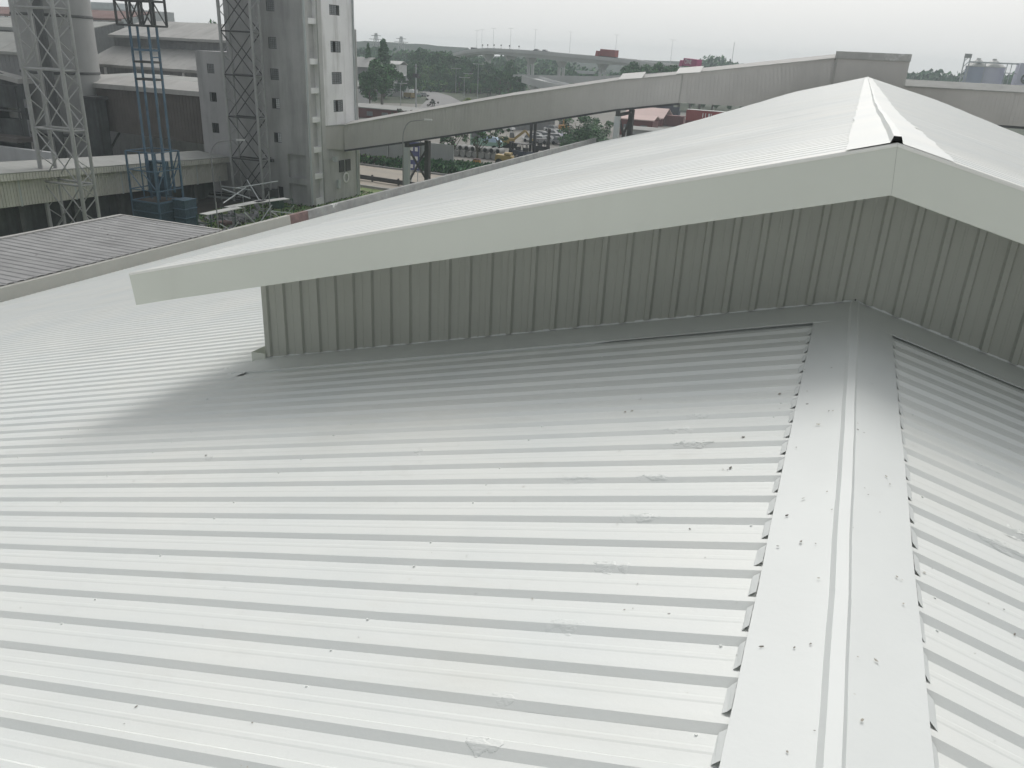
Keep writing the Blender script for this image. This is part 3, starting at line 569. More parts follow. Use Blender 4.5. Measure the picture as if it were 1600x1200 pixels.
for xx in (12, 26, 40): MB().box(xx, xx+.5, 95.3, 95.8, GZ, -2.73).build('trestle_leg', M['darksteel'], gb)

# ------------------------------------------------------------------ lattice masts
def mast(label, x0, y0, wx, dy, z0, z1, zs, group='grey lattice masts by the plant', bm='steel'):
    t = thing('lattice_mast', label, 'mast', (x0+wx/2, y0+dy/2, z0), group=group)
    L4 = [(x0, y0), (x0, y0+dy), (x0+wx, y0), (x0+wx, y0+dy)]
    for (x, y), rr in zip(L4, (.17, .14, .15, .13)): MB().tube([(x, y, z0), (x, y, z1)], rr, 8).build('leg', M['steel'], t)
    for za in zs:
        for yy in (y0, y0+dy): MB().tube([(x0, yy, za), (x0+wx, yy, za)], .09, 6).build('cross_bar', M[bm], t)
        for xx in (x0, x0+wx): MB().tube([(xx, y0, za), (xx, y0+dy, za)], .06, 6).build('cross_bar', M['steel'], t)
    for za, zb in zip(zs, zs[1:]):
        for yy in (y0, y0+dy):
            MB().tube([(x0, yy, za), (x0+wx, yy, zb)], .055, 5).build('brace', M[bm], t)
            MB().tube([(x0+wx, yy+.05, za), (x0, yy+.05, zb)], .055, 5).build('brace', M[bm], t)
        nz = 4
        for xx in (x0, x0+wx):
            for k_ in range(nz):
                z_a = za+(zb-za)*k_/nz; z_b = za+(zb-za)*(k_+1)/nz
                ya, yb = (y0, y0+dy) if k_ % 2 == 0 else (y0+dy, y0)
                MB().tube([(xx, ya, z_a), (xx, yb, z_b)], .045, 5).build('lacing', M['steel'], t)
    return t
mA = (-60.038, 4.073, 47.0, [3.11, -1.169085, -5.54, -9.692])
zs = mA[3]; dz1 = zs[0]-zs[1]
mast('grey steel lattice mast standing before the round silos at far left', mA[0], mA[2], mA[1], 1.35, GZ, 8.6, [zs[0]+dz1, zs[0], zs[1], zs[2], zs[3], zs[3]-dz1, GZ+.1])
mB = (-62.385, 3.958, 72.0, [6.37, 2.345395, -1.851103, -6.033, -10.325])
zs = mB[3]
mast('grey steel lattice mast standing against the dark face of the concrete tower', mB[0], mB[2], mB[1], 1.35, GZ, 7.5, zs+[zs[-1]-4.3, GZ+.1], bm='darksteel')

# blue hoist mast with its caged base
hm = thing('hoist_mast', 'blue steel hoist mast rising from a caged base beside the grey mast', 'hoist', (-57.6, 56.5, GZ))
xs_ = [-58.39, -58.76, -56.35, -56.62]; yy_ = [56.3, 57.5, 56.3, 57.5]; TOPZ = 2.3
for xx, yy in zip(xs_, yy_): MB().bar((xx, yy, -11.6), (xx, yy, TOPZ), .15).build('leg', M['blue'], hm)
for z_ in (-.55, -1.95, .4):
    b = MB(); b.bar((xs_[0], 56.3, z_), (xs_[2], 56.3, z_), .1, .16); b.bar((xs_[1], 57.5, z_), (xs_[3], 57.5, z_), .1, .16); b.bar((xs_[0], 56.3, z_), (xs_[1], 57.5, z_), .1, .16); b.bar((xs_[2], 56.3, z_), (xs_[3], 57.5, z_), .1, .16); b.build('tie_frame', M['darksteel'] if z_ < 0 else M['blue'], hm)
b = MB(); b.box(xs_[2]-.1, xs_[3]+.2, 56.4, 57.4, -.2, -.1); b.bar((xs_[2], 56.4, .4), (xs_[3]+.5, 56.6, .5), .06); b.build('landing', M['blue'], hm)
# wide lattice head
hxa, hxb, hya, hyb = -59.51, -55.64, 56.1, 57.7
for k_ in range(4):
    xx = hxa+(hxb-hxa)*k_/3
    for yy in (hya, hyb): MB().bar((xx, yy, TOPZ), (xx-.02, yy, 7.3), .15).build('head_post', M['darksteel'], hm)
for z_ in (TOPZ, 4.2, 6.1):
    for yy in (hya, hyb): MB().bar((hxa, yy, z_), (hxb, yy, z_), .16).build('head_beam', M['darksteel'], hm)
    for xx in (hxa, hxb): MB().bar((xx, hya, z_), (xx, hyb, z_), .14).build('head_beam', M['darksteel'], hm)
hw = (hxb-hxa)/3
for k_ in range(3):
    xa = hxa+hw*k_
    for yy in (hya, hyb):
        for za in (TOPZ, 4.2): MB().bar((xa if k_ % 2 else xa+hw, yy, za), (xa+hw if k_ % 2 else xa, yy, za+1.9), .08).build('head_brace', M['darksteel'], hm)
# caged base
cx0, cx1, cy0, cy1 = -59.3, -56.2, 55.0, 58.0
for xx in (cx0, cx1):
    for yy in (cy0, cy1): MB().bar((xx, yy, GZ), (xx, yy, -7.9), .14).build('cage_post', M['blue'], hm)
for z_ in (-7.9, -9.5, -11.2, -12.2):
    for yy in (cy0, cy1): MB().bar((cx0, yy, z_), (cx1, yy, z_), .08).build('cage_rail', M['blue'], hm)
    for xx in (cx0, cx1): MB().bar((xx, cy0, z_), (xx, cy1, z_), .08).build('cage_rail', M['blue'], hm)
for xx, xb in ((cx0, cx0+1.55), (cx0+1.55, cx1)):
    MB().bar((xx, cy0, -9.5), (xb, cy0, -11.2), .07).build('cage_brace', M['blue'], hm); MB().bar((xx, cy1, -11.2), (xb, cy1, -7.9), .07).build('cage_brace', M['blue'], hm)
for yy, yb in ((cy0, cy0+1.5), (cy0+1.5, cy1)): MB().bar((cx1, yy, -11.2), (cx1, yb, -8.8), .07).build('cage_brace', M['blue'], hm)
for k_ in range(6): MB().bar((cx0+.4+k_*.46, cy0+1.1+.3*(k_ % 2), -12.1), (cx0+.4+k_*.46, cy0+1.1+.3*(k_ % 2), -8.0), .09).build('guide_rail', M['blue'], hm)
b = MB(); b.box(cx0+1.0, cx1-.5, cy0+1.5, cy1-.8, -11.9, -11.5); b.box(cx0+1.0, cx1-.5, cy0+1.5, cy1-.8, -9.0, -8.8); b.box(cx0+1.0, cx0+1.06, cy0+1.5, cy1-.8, -11.5, -9.0); b.box(cx1-.56, cx1-.5, cy0+1.5, cy1-.8, -11.5, -9.0); b.box(cx0+1.1, cx1-.6, cy0+1.9, cy0+2.0, -11.5, -10.2); b.build('hoist_car', M['bluemesh'], hm)
MB().box(cx0+.1, cx1-.1, cy0+.1, cy1-.1, -12.35, -12.25).build('cage_floor', M['dirt'], hm)
b = MB(); b.box(cx0, cx1, cy0-.03, cy0+.02, GZ, -12.3); b.box(cx0, cx1, cy1-.02, cy1+.03, GZ, -12.3); b.box(cx0-.03, cx0+.02, cy0, cy1, GZ, -12.3); b.box(cx1-.02, cx1+.03, cy0, cy1, GZ, -12.3); b.build('cage_skirt', M['bluemesh'], hm)
for z_ in (-12.25, -13.1): MB().bar((cx0, cy0-.06, z_), (cx1+.05, cy0-.06, z_), .08).build('cage_rail', M['blue'], hm); MB().bar((cx1+.06, cy0, z_), (cx1+.06, cy1, z_), .08).build('cage_rail', M['blue'], hm)
MB().box(cx1+.15, cx1+1.5, cy0+1.5, cy1, GZ, -12.0).build('counter_box', M['bluemesh'], hm)
b = MB()
for z_ in (-12.0, -12.8, -13.6): b.bar((cx1+.15, cy0+1.45, z_), (cx1+1.55, cy0+1.45, z_), .08); b.bar((cx1+1.55, cy0+1.45, z_), (cx1+1.55, cy1, z_), .08)
b.build('counter_frame', M['blue'], hm)

# ------------------------------------------------------------------ round silos behind the left mast
def silo(label, cx, cy, r_, ztop, bands, m):
    t = thing('silo', label, 'silo', (cx, cy, GZ), group='round silos behind the left mast')
    lv = [GZ]+bands[::-1]+[ztop]
    for za, zb in zip(lv, lv[1:]): MB().lathe([(r_, za+.16), (r_, zb-.16)], (cx, cy, 0), 40).build('shell', m, t, smooth=True)
    for za in bands: MB().lathe([(r_-.02, za-.16), (r_+.08, za-.10), (r_+.08, za+.10), (r_-.02, za+.16)], (cx, cy, 0), 40).build('band', M['silodark'], t)
    MB().lathe([(0, 1.2), (r_+.1, 0), (r_+.1, -.3)], (cx, cy, ztop), 32).build('cap', m, t)
    return t
s2 = silo('broad pale grey round silo with dark vertical ducts behind the left lattice mast', -91.748, 77, 4.35, 8.6, [3.2, -3.1, -10.2], M['silolight'])
del s2['group']
b = MB(); b.tube([(-88.333, 72.4, GZ), (-88.333, 72.4, 8.5)], .55, 10); b.build('riser_pipe', M['silodark'], s2)

# ------------------------------------------------------------------ low beige conveyor gallery at the left
dg = Vector((-.177, .984, 0)); ng = Vector((.984, .177, 0))      # along, outward
def lg(s_, o_, z): # s along from the far end (negative = nearer), o outward, z at far end + slope
    p = Vector((-64.6, 73.8, 0))+dg*s_+ng*o_; return (p.x, p.y, (z-1.635)*1.043+1.635-.066*s_)
bg_ = thing('conveyor_gallery', 'low beige ribbed conveyor gallery on dark legs crossing behind the blue hoist', 'conveyor', lg(-20, -1.4, GZ+15-15))
bg_.location.z = GZ; WL[bg_.name] = Vector(bg_.location)
s_ = -48.0
while s_ < -.1:
    e = min(s_+6.0, 0); b = MB()
    b.hexa([lg(s_+.04, 0, -12.55), lg(s_+.04, -2.9, -12.55), lg(e-.04, -2.9, -12.55), lg(e-.04, 0, -12.55), lg(s_+.04, 0, -10.2), lg(s_+.04, -2.9, -10.2), lg(e-.04, -2.9, -10.2), lg(e-.04, 0, -10.2)])
    ribs_on(b, lg(s_+.05, 0, -10.6), lg(e-.05, 0, -10.6), lg(s_+.05, 0, -12.52), lg(e-.05, 0, -12.52), .32, .03, ng*.05); b.build('wall_panel', M['beige'], bg_)
    b = MB(); b.hexa([lg(s_, .5, -10.62), lg(s_, .42, -10.62), lg(e, .42, -10.62), lg(e, .5, -10.62), lg(s_, .5, -10.12), lg(s_, .42, -10.12), lg(e, .42, -10.12), lg(e, .5, -10.12)])
    ribs_on(b, lg(s_+.02, .5, -10.13), lg(e-.02, .5, -10.13), lg(s_+.02, .5, -10.6), lg(e-.02, .5, -10.6), .32, .03, ng*.04); b.build('eave_panel', M['beige'], bg_)
    b = MB(); b.hexa([lg(s_, .55, -10.11), lg(s_, -3.4, -9.75), lg(e, -3.4, -9.75), lg(e, .55, -10.11), lg(s_, .55, -10.05), lg(s_, -3.4, -9.68), lg(e, -3.4, -9.68), lg(e, .55, -10.05)]); b.build('roof_sheet', M['fibre'], bg_)
    MB().bar(lg(s_, -.02, -12.6), lg(s_, -.02, -10.15), .14).build('wall_post', M['palesteel'], bg_)
    pa = lg(s_+.5, -.8, -12.5); MB().box(pa[0]-.2, pa[0]+.2, pa[1]-.2, pa[1]+.2, GZ, pa[2]).build('leg', M['silodark'], bg_)  # leg colour darkened for the shade under the gallery
    b = MB(); q0, q1 = lg(s_+.02, -1.7, -12.56), lg(e-.02, -1.7, -12.56); q2, q3 = lg(s_+.02, -2.0, -12.56), lg(e-.02, -2.0, -12.56); b.hexa([(q0[0], q0[1], GZ), (q2[0], q2[1], GZ), (q3[0], q3[1], GZ), (q1[0], q1[1], GZ), q0, q2, q3, q1]); b.build('shade_back_wall', M['plant'], bg_)  # stained back wall added, its dark colour standing for the shadow under the gallery
    s_ = e
# ------------------------------------------------------------------ brown inclined gallery
br = thing('conveyor_gallery', 'dark brown conveyor gallery with pale roof running between silo and tower', 'conveyor', (-78, 79, GZ))
b = MB(); b.hexa([(-90, 78, -9.6), (-68.0, 78, -10.2), (-68.0, 81, -10.2), (-90, 81, -9.6), (-90, 78, -4.7), (-68.0, 78, -4.75), (-68.0, 81, -4.75), (-90, 81, -4.7)]); ribs_on(b, (-90, 78, -4.75), (-68, 78, -4.8), (-90, 78, -9.55), (-68, 78, -10.15), .5, .03, (0, -.03, 0)); b.build('cladding', M['brown'], br)
b = MB(); b.hexa([(-90.5, 77.6, -4.69), (-67.95, 77.6, -4.74), (-67.95, 81.4, -4.2), (-90.5, 81.4, -4.1), (-90.5, 77.6, -4.15), (-67.95, 77.6, -4.2), (-67.95, 81.4, -3.4), (-90.5, 81.4, -3.3)]); b.build('roof_edge', M['oldroof'], br)
for xx in (-88.5, -72.0):
    MB().box(xx-.2, xx+.2, 79, 79.4, GZ, -9.6).build('leg', M['darksteel'], br); MB().bar((xx, 79.2, -13), (xx+2.6, 79.2, -10), .2).build('leg_brace', M['darksteel'], br)
# ------------------------------------------------------------------ old warehouses behind
def longroof(name, label, x0, x1, tiers, walls, group=None):
    t = thing(name, label, 'warehouse', ((x0+x1)/2, tiers[0][0][0], GZ), group=group)
    for (ya, za), (yb, zb), m in tiers:
        n = max(3, int((x1-x0)/4.0)); 
        for i in range(n):
            xa, xb = x0+(x1-x0)*i/n, x0+(x1-x0)*(i+1)/n; lift = .03*(i % 2)
            MB().hexa([(xa, ya, za-.1), (xb, ya, za-.1), (xb, yb, zb-.1), (xa, yb, zb-.1), (xa, ya, za+lift), (xb, ya, za+lift), (xb, yb, zb+lift), (xa, yb, zb+lift)]).build('roof_sheet', m, t)
        MB().box(x0, x1, ya-.05, ya+.02, za-.42, za-.11).build('eave_board', m, t)
    for y, z0, z1, m in walls:
        b = MB(); b.box(x0+.4, x1-.4, y, y+.3, z0, z1); ribs_on(b, (x0+.4, y, z1-.05), (x1-.4, y, z1-.05), (x0+.4, y, z0+.05), (x1-.4, y, z0+.05), .9, .03, (0, -.04, 0)); b.build('wall', m, t)
    return t
lw = longroof('warehouse', 'long old two-tier grey warehouse roof behind the blue hoist', -128, -86, [((112, -3.5), (119.5, -.55), M['oldroof']), ((118.5, 1.3), (127, 4.0), M['oldroof'])], [(112.6, GZ, -3.95), (119.6, -.6, 1.1)] and [(112.6, GZ, -3.95, M['warewall']), (119.6, -.7, .95, M['warewall'])])
MB().extrude([(-128.05, 112.6, GZ), (-128.05, 112.6, -3.6), (-128.05, 119.6, -.7), (-128.05, 119.6, 1.0), (-128.05, 127, 3.9), (-128.05, 136, 1), (-128.05, 136, GZ)], (.3, 0, 0)).build('gable_wall', M['warewall'], lw)
for xx in (-123.2, -116.4, -105.8, -99): MB().box(xx, xx+.35, 112.2, 112.5, GZ, -4.0).build('column', M['white'], lw)
lw2 = longroof('warehouse', 'low pale lean-to roof just above the brown gallery', -104, -69, [((86, -4.4), (100, -3.9), M['fibre'])], [(86.5, GZ, -4.85, M['warewall'])])
lw3 = longroof('warehouse', 'old grey shed roof sloping down behind the left silo', -170, -120.1, [((97, -4.2), (104, -.9), M['oldroof'])], [(97.5, GZ, -4.65, M['warewall'])])
lw4 = longroof('warehouse', 'curved pale grey shed roof at the left picture edge', -180, -112, [((93.5, -1.75), (99.5, 1.0), M['fibre'])], [(94, GZ, -2.2, M['warewall'])])
lw5 = longroof('warehouse', 'upper grey roof at far left below the faded red roof', -190, -118, [((104, 1.7), (112, 3.3), M['fibre'])], [(104.6, -6, 1.2, M['warewall'])])
lw6 = longroof('warehouse', 'warehouse with a faded red roof behind the grey roofs', -230, -146.8, [((140, 4.4), (150, 6.2), M['redroof'])], [(140.6, GZ, 3.9, M['warewall'])])
# dark stained plant building at far left
pxr = -90.66
pb = thing('plant_building', 'dark soot-stained plant building at the left edge behind the mast', 'industrial building', (pxr-10, 71, GZ))
py_ = 70.4
b = MB(); wall_grid(b, (pxr-26, py_, GZ), (1, 0, 0), (0, 0, 1), (0, -1, 0), 26, 9.0, [(21.6, 25.2, 6.6, 7.9), (1, 20, 6.6, 7.9)], depth=1.2); b.build('wall', [M['plant'], M['fibre']], pb)
MB().extrude([(pxr-26, py_, -6), (pxr, py_, -6), (pxr, py_, -4.2), (pxr-4, py_, -3.1), (pxr-26, py_, -1.0)], (0, .4, 0)).build('gable_wall', M['plant'], pb)
MB().hexa([(pxr-26, py_-.5, -1.0), (pxr+.3, py_-.5, -4.3), (pxr+.3, py_+1.5, -4.3), (pxr-26, py_+1.5, -1.0), (pxr-26, py_-.5, -.5), (pxr+.3, py_-.5, -3.8), (pxr+.3, py_+1.5, -3.8), (pxr-26, py_+1.5, -.5)]).build('roof_sheet', M['oldroof'], pb)
for z_ in (-7.4, -4.6): MB().bar((pxr-26, py_-.6, z_), (pxr, py_-.6, z_), .14).build('handrail', M['darksteel'], pb)
for k_ in range(8): MB().bar((pxr-25+3.5*k_, py_-.5, -10), (pxr-25+3.5*k_, py_-.5, -4.7), .16).build('stanchion', M['darksteel'], pb)
MB().box(pxr-27, pxr+1, py_-2.4, py_-.1, -10.7, -10.2).build('walkway', M['brown'], pb)
MB().box(pxr-27, pxr+7, py_-3.2, py_-2.5, -13.6, -11.2).build('lower_wall', M['wallpale'], pb)
cb = thing('chimney_stack', 'dark sooty brick stack beside the pale silo foot', 'stack', (-86.0, 76.2, GZ))
MB().box(-88.0, -85.6, 76, 77.5, GZ, -6.0).build('shaft', M['plant'], cb); MB().box(-88.3, -85.3, 75.8, 77.7, -6.0, -5.6).build('cap', M['darksteel'], cb)
hbld = thing('hilltop_building', 'pale building on the wooded hill far beyond the red roof', 'building', (-307.212, 286.653, 8.488))
p = hbld.location; b = MB(); b.box(p.x-16, p.x+22, p.y, p.y+15, GZ, p.z+2.5); b.build('wall', M['wallpale'], hbld)
MB().box(p.x-20, p.x+4, p.y-.5, p.y+14, p.z+2.5, p.z+5).build('upper_storey', M['palesteel'], hbld)
for k_ in range(6): MB().box(p.x-14+6*k_, p.x-11+6*k_, p.y-.3, p.y-.05, p.z-1, p.z+1).build('window', M['glass'], hbld)

# ------------------------------------------------------------------ ground items between the tower and the eave
def street_lamp(label, base, h, ax, ln, grp, r_=.065):
    t = thing('street_lamp', label, 'street lamp', base, group=grp)
    b = Vector(base); a = Vector(ax).normalized(); pts = [b, b+V(0, 0, h*.78)]
    for k_ in range(1, 7):
        q = k_/6*math.pi/2; pts.append(b+V(0, 0, h*.78+math.sin(q)*h*.2)+a*(1-math.cos(q))*ln*.5)
    pts.append(b+V(0, 0, h)+a*ln)
    MB().tube(pts, [r_*1.3]+[r_]*(len(pts)-2)+[r_*.7], 8).build('pole', M['grey'], t)
    e = b+V(0, 0, h)+a*(ln+.35); MB().bar(e-a*.4, e+a*.45, .3, .16).build('lamp_head', M['lamp'], t)
    return t
street_lamp('curved single-arm street lamp in front of the beige gallery', (-59.958, 66.295, -15.0), 7.2, (.8, .55, 0), 2.6, 'curved street lamps near the tower')
p = (-45.925, 80.6, -12.733); p = (p[0], p[1], GZ)
street_lamp('curved single-arm street lamp in front of the long gallery', p, 9.452, (.9, .3, 0), 2.4, 'curved street lamps near the tower')
# scaffold with pale planks
sf = thing('scaffold', 'green and galvanised tube scaffold with pale planks on the grass', 'scaffold', (-54.5, 63, GZ))
SP = [(-53.36, 57.3, -13.2), (-53.2, 61.76, -13.2), (-53.94, 61.2, -13.2), (-53.7, 66.17, -13.2), (-53.61, 64.89, -13.2), (-52.6, 68.42, -13.2)]
for (a, c) in zip(SP[::2], SP[1::2]):
    a, c = Vector(a), Vector(c); MB().bar(a, c, .95, .06).build('plank', M['plank'], sf)
def sframe(x, y, h, yaw, m):
    a = V(math.cos(yaw), math.sin(yaw), 0)*.6; o_ = V(x, y, GZ); b = MB()
    for s2_ in (-1, 1): b.tube([o_+a*s2_, o_+a*s2_+V(0, 0, h)], .05, 6)
    for z_ in (h-.05, h*.55): b.tube([o_-a+V(0, 0, z_), o_+a+V(0, 0, z_)], .045, 6)
    b.build('scaffold_frame', m, sf)
for i, (a, m) in enumerate([(SP[0], 'green'), (SP[1], 'steel'), (SP[2], 'green'), (SP[3], 'steel'), (SP[4], 'steel'), (SP[5], 'green')]): sframe(a[0], a[1], 1.8, .5, M[m])
DG = [(-53.567, 60.229, -12.6, -56.019, 66.422, -12.2), (-56.44, 63.473, -12.0, -53.186, 63.568, -12.6), (-55.715, 64.554, -12.0, -53.736, 68.62, -11.6), (-51.439, 60.517, -13.3, -51.369, 61.921, -14.6), (-51.892, 65.133, -13.3, -52.407, 63.758, -14.9), (-50.033, 66.101, -13.3, -52.077, 67.355, -14.8), (-51.349, 64.279, -13.8, -51.499, 65.685, -14.6), (-52.025, 57.825, -14.0, -52.016, 59.078, -14.8), (-51.132, 59.173, -14.0, -51.923, 59.142, -14.8), (-59.185, 66.514, -12.4, -55.433, 66.459, -12.4), (-56.565, 67.357, -11.6, -53.499, 65.498, -13.4), (-51.552, 64.542, -13.8, -48.65, 65.289, -13.9)]
for q in DG: MB().tube([q[:3], q[3:]], .055, 6).build('tube_brace', M['palesteel'], sf)
ST = [(-62.408, 70.007, -15.0), (-58.92, 69.317, -15.0), (-60.628, 72.348, -15.0), (-52.469, 65.496, -15.0), (-52.562, 58.142, -15.0), (-58.303, 73.123, -15.0)]
for q in ST: MB().tube([q, (q[0], q[1], GZ+2.9)], .05, 6).build('standard', M['steel'], sf)
rb = MB(); rc = (-55.7, 63.968, -15.0)
for i in range(170):
    x, y = rc[0]+random.gauss(0, 1.5), rc[1]+random.gauss(0, 2.0); s2_ = random.uniform(.12, .5)
    c = V(x, y, GZ+s2_*.3); d1 = V(random.uniform(-1, 1), random.uniform(-1, 1), .4)*s2_; rb.bar(c-d1, c+d1, s2_*.9, s2_*.35)
tag(rb.build('rubble_heap', M['rubble']), 'heap of grey broken boards and rubble under the scaffold', 'rubble', kind='stuff')
bx_ = tag(MB().box(-55.2, -54.1, 60.9, 61.9, GZ, GZ+.35).build('tarpaulin', M['rust']), 'small red tarpaulin bundle on the rubble under the scaffold', 'tarpaulin')
# stacked dark timbers beside the tower foot
st = thing('timber_stack', 'dark pile of pipes and timbers on the soil below the grey mast', 'timber pile', (-66, 74, GZ))
for i in range(9): MB().bar((-69.5+random.uniform(-.5, .5), 71.5+.32*(i % 5), GZ+.15+.25*(i//5)), (-62.5+random.uniform(-1, .5), 72.6+.3*(i % 5), GZ+.15+.25*(i//5)), .2).build('timber', M['darksteel'] if i % 3 else M['palesteel'], st)
b = MB(); b.box(-59.3, -57.9, 72.9, 73.9, GZ, GZ+1.5); tag(b.build('dark_bin', M['darksteel']), 'dark square bin at the foot of the grey mast by the tower', 'bin')
b = MB(); b.box(-57.0, -55.6, 71.0, 71.8, GZ, GZ+1.0); tag(b.build('green_crate', M['green']), 'dark green crate on the grass behind the scaffold planks', 'crate')

# ------------------------------------------------------------------ boundary wall, hedge, sign by the road
bw = thing('boundary_wall', 'pale boundary wall with thin posts across the concrete road', 'wall', (-75, 117, GZ))
WA, WB = V(-130, 122.4, GZ), V(-56, 114.0, GZ)
for i in range(12):
    a, c = WA.lerp(WB, i/12+.001), WA.lerp(WB, (i+1)/12-.001)
    MB().bar(a+V(0, 0, 1.6), c+V(0, 0, 1.6), .2, 3.2).build('wall_panel', M['wallpale'], bw)
    MB().tube([a+V(.1, -.2, 0), a+V(.1, -.2, 4.0)], .06, 6).build('post', M['darksteel'], bw)
def leafpatch(name, label, cat, cfun, n, size, mats, kind='stuff', zsq=.6):
    b = MB()
    for i in range(n):
        c = Vector(cfun()); a = Vector((random.gauss(0, 1), random.gauss(0, 1), random.gauss(0, zsq))).normalized(); q = a.orthogonal().normalized(); w = a.cross(q); s2_ = size*random.uniform(.5, 1.4)
        b.quad(c-q*s2_-w*s2_*.6, c+q*s2_-w*s2_*.6, c+q*s2_+w*s2_*.6, c-q*s2_+w*s2_*.6, random.randrange(len(mats)))
    return tag(b.build(name, mats), label, cat, kind=kind)
def along(a, c, wid, h, z0=GZ):
    def fn():
        t = random.random(); p = Vector(a).lerp(Vector(c), t); return (p.x+random.gauss(0, wid*.3), p.y+random.uniform(-wid, wid)/2, z0+h*random.random()**.8)
    return fn
leafpatch('hedge', 'low dark green hedge along the far kerb of the concrete road', 'hedge', along((-125, 115.2, 0), (-62, 107.8, 0), 1.2, .95), 4200, .22, [M['leafd'], M['leafm'], M['leafb']])
leafpatch('ground_cover', 'dark green ground cover bank beside the road right of the sign', 'ground cover', along((-62, 110.5, 0), (-38, 112.5, 0), 8.5, .9), 6500, .24, [M['leafd'], M['leafd'], M['leafm']])
leafpatch('grass_tufts', 'grass and weeds growing in front of the pale boundary wall', 'grass', along((-125, 118.6, 0), (-64, 112.0, 0), 3.4, .5), 3500, .16, [M['palegreen'], M['leafm'], M['leafb']])
leafpatch('grass_tufts', 'patchy grass growing on the ground below the scaffold and tower', 'grass', lambda: (random.uniform(-60, -46), random.uniform(50, 86), GZ+.15*random.random()), 6000, .10, [M['palegreen'], M['leafm'], M['leafb']])
sg = thing('road_sign', 'blue road sign panel with white blocks on two posts behind the trestle', 'sign', (-53.268, 96.658, -15.0))
p = sg.location
for xx in (-.5, .45): MB().tube([(p.x+xx, p.y, GZ), (p.x+xx, p.y, GZ+4.6)], .07, 6).build('post', M['palesteel'], sg)
MB().box(p.x-.75, p.x+.75, p.y-.12, p.y-.05, GZ+1.6, GZ+5.2).build('panel', M['sign'], sg)
for z_ in (4.3, 3.15, 2.1):
    for xx in (-.5, .2): MB().box(p.x+xx-.1, p.x+xx+.32, p.y-.135, p.y-.122, GZ+z_-.25, GZ+z_+.25).build('white_block', M['white'], sg)
gr_ = thing('guard_rail', 'dark low guard rail along the near side of the concrete road', 'guard rail', (-58, 92.5, GZ))
for i in range(7):
    a, c = V(-75, 96.0, GZ).lerp(V(-45, 91.6, GZ), i/7), V(-75, 96.0, GZ).lerp(V(-45, 91.6, GZ), (i+1)/7)
    MB().bar(a+V(0, 0, .45), c+V(0, 0, .45), .15, .55).build('rail', M['darksteel'], gr_); MB().box(a.x-.1, a.x+.1, a.y-.1, a.y+.1, GZ, GZ+.9).build('post', M['darksteel'], gr_)

# ------------------------------------------------------------------ trees
def crown_mesh(name, kind, n, mats, seed):
    rd = random.Random(seed); b = MB(); cl = []
    if kind == 'broad':
        for i in range(22):
            a = rd.uniform(0, 6.28); e = rd.uniform(-.9, 1); r_ = rd.uniform(.12, .36)*math.sqrt(max(.08, 1-e*e*.85))
            cl.append((V(math.cos(a)*r_, math.sin(a)*r_, .62+e*.27), rd.uniform(.075, .15)))
    elif kind == 'pine':
        for i in range(30):
            q = i/29; a = i*2.4; rr = .24*(1-q)**.8+.015; cl.append((V(math.cos(a)*rr*.7, math.sin(a)*rr*.7, .14+.86*q), .04+.10*(1-q)))
    elif kind == 'sparse':
        for i in range(15):
            a = rd.uniform(0, 6.28); r_ = rd.uniform(.08, .36); cl.append((V(math.cos(a)*r_, math.sin(a)*r_, rd.uniform(.48, .98)), rd.uniform(.04, .11)))
    else:
        for i in range(14):
            a = rd.uniform(0, 6.28); r_ = rd.uniform(.05, .5); cl.append((V(math.cos(a)*r_, math.sin(a)*r_, rd.uniform(.1, .84)), rd.uniform(.13, .26)))
    for i in range(n):
        c, rr = cl[rd.randrange(len(cl))]
        d_ = V(rd.gauss(0, 1), rd.gauss(0, 1), rd.gauss(0, 1)).normalized()*rr*rd.random()**.4
        if d_.z < -.03 and rd.random() < .4: d_.z *= -1
        p = c+d_; s2_ = rd.uniform(.010, .026)*(1 if kind != 'pine' else .8)*(1.05 if kind == 'bush' else 1)
        a = (d_.normalized()*.6+V(rd.gauss(0, 1), rd.gauss(0, 1), rd.gauss(0, 1)+.6)).normalized(); q = a.orthogonal().normalized(); w = a.cross(q)
        b.quad(p-q*s2_-w*s2_*.7, p+q*s2_-w*s2_*.7, p+q*s2_+w*s2_*.7, p-q*s2_+w*s2_*.7, int(rd.random()**1.3*len(mats)))
    me_o = b.build(name, mats); me = me_o.data; bpy.data.objects.remove(me_o); return me
def trunk_mesh(kind, seed):
    rd = random.Random(seed); b = MB(); hgt = .95 if kind == 'pine' else .62
    b.tube([(0, 0, 0), (.01, .005, .2), (-.01, .01, .42), (0, 0, hgt)], [.032, .026, .02, .006], 7)
    if kind != 'pine':
        for i in range(6):
            a = i*1.05+rd.uniform(-.3, .3); z_ = rd.uniform(.25, .45); b.tube([(0, 0, z_), (math.cos(a)*.13, math.sin(a)*.13, z_+.16), (math.cos(a)*.28, math.sin(a)*.28, z_+rd.uniform(.25, .42))], [.014, .010, .004], 5)
    o = b.build('trunk', M['bark']); me = o.data; bpy.data.objects.remove(o); return me
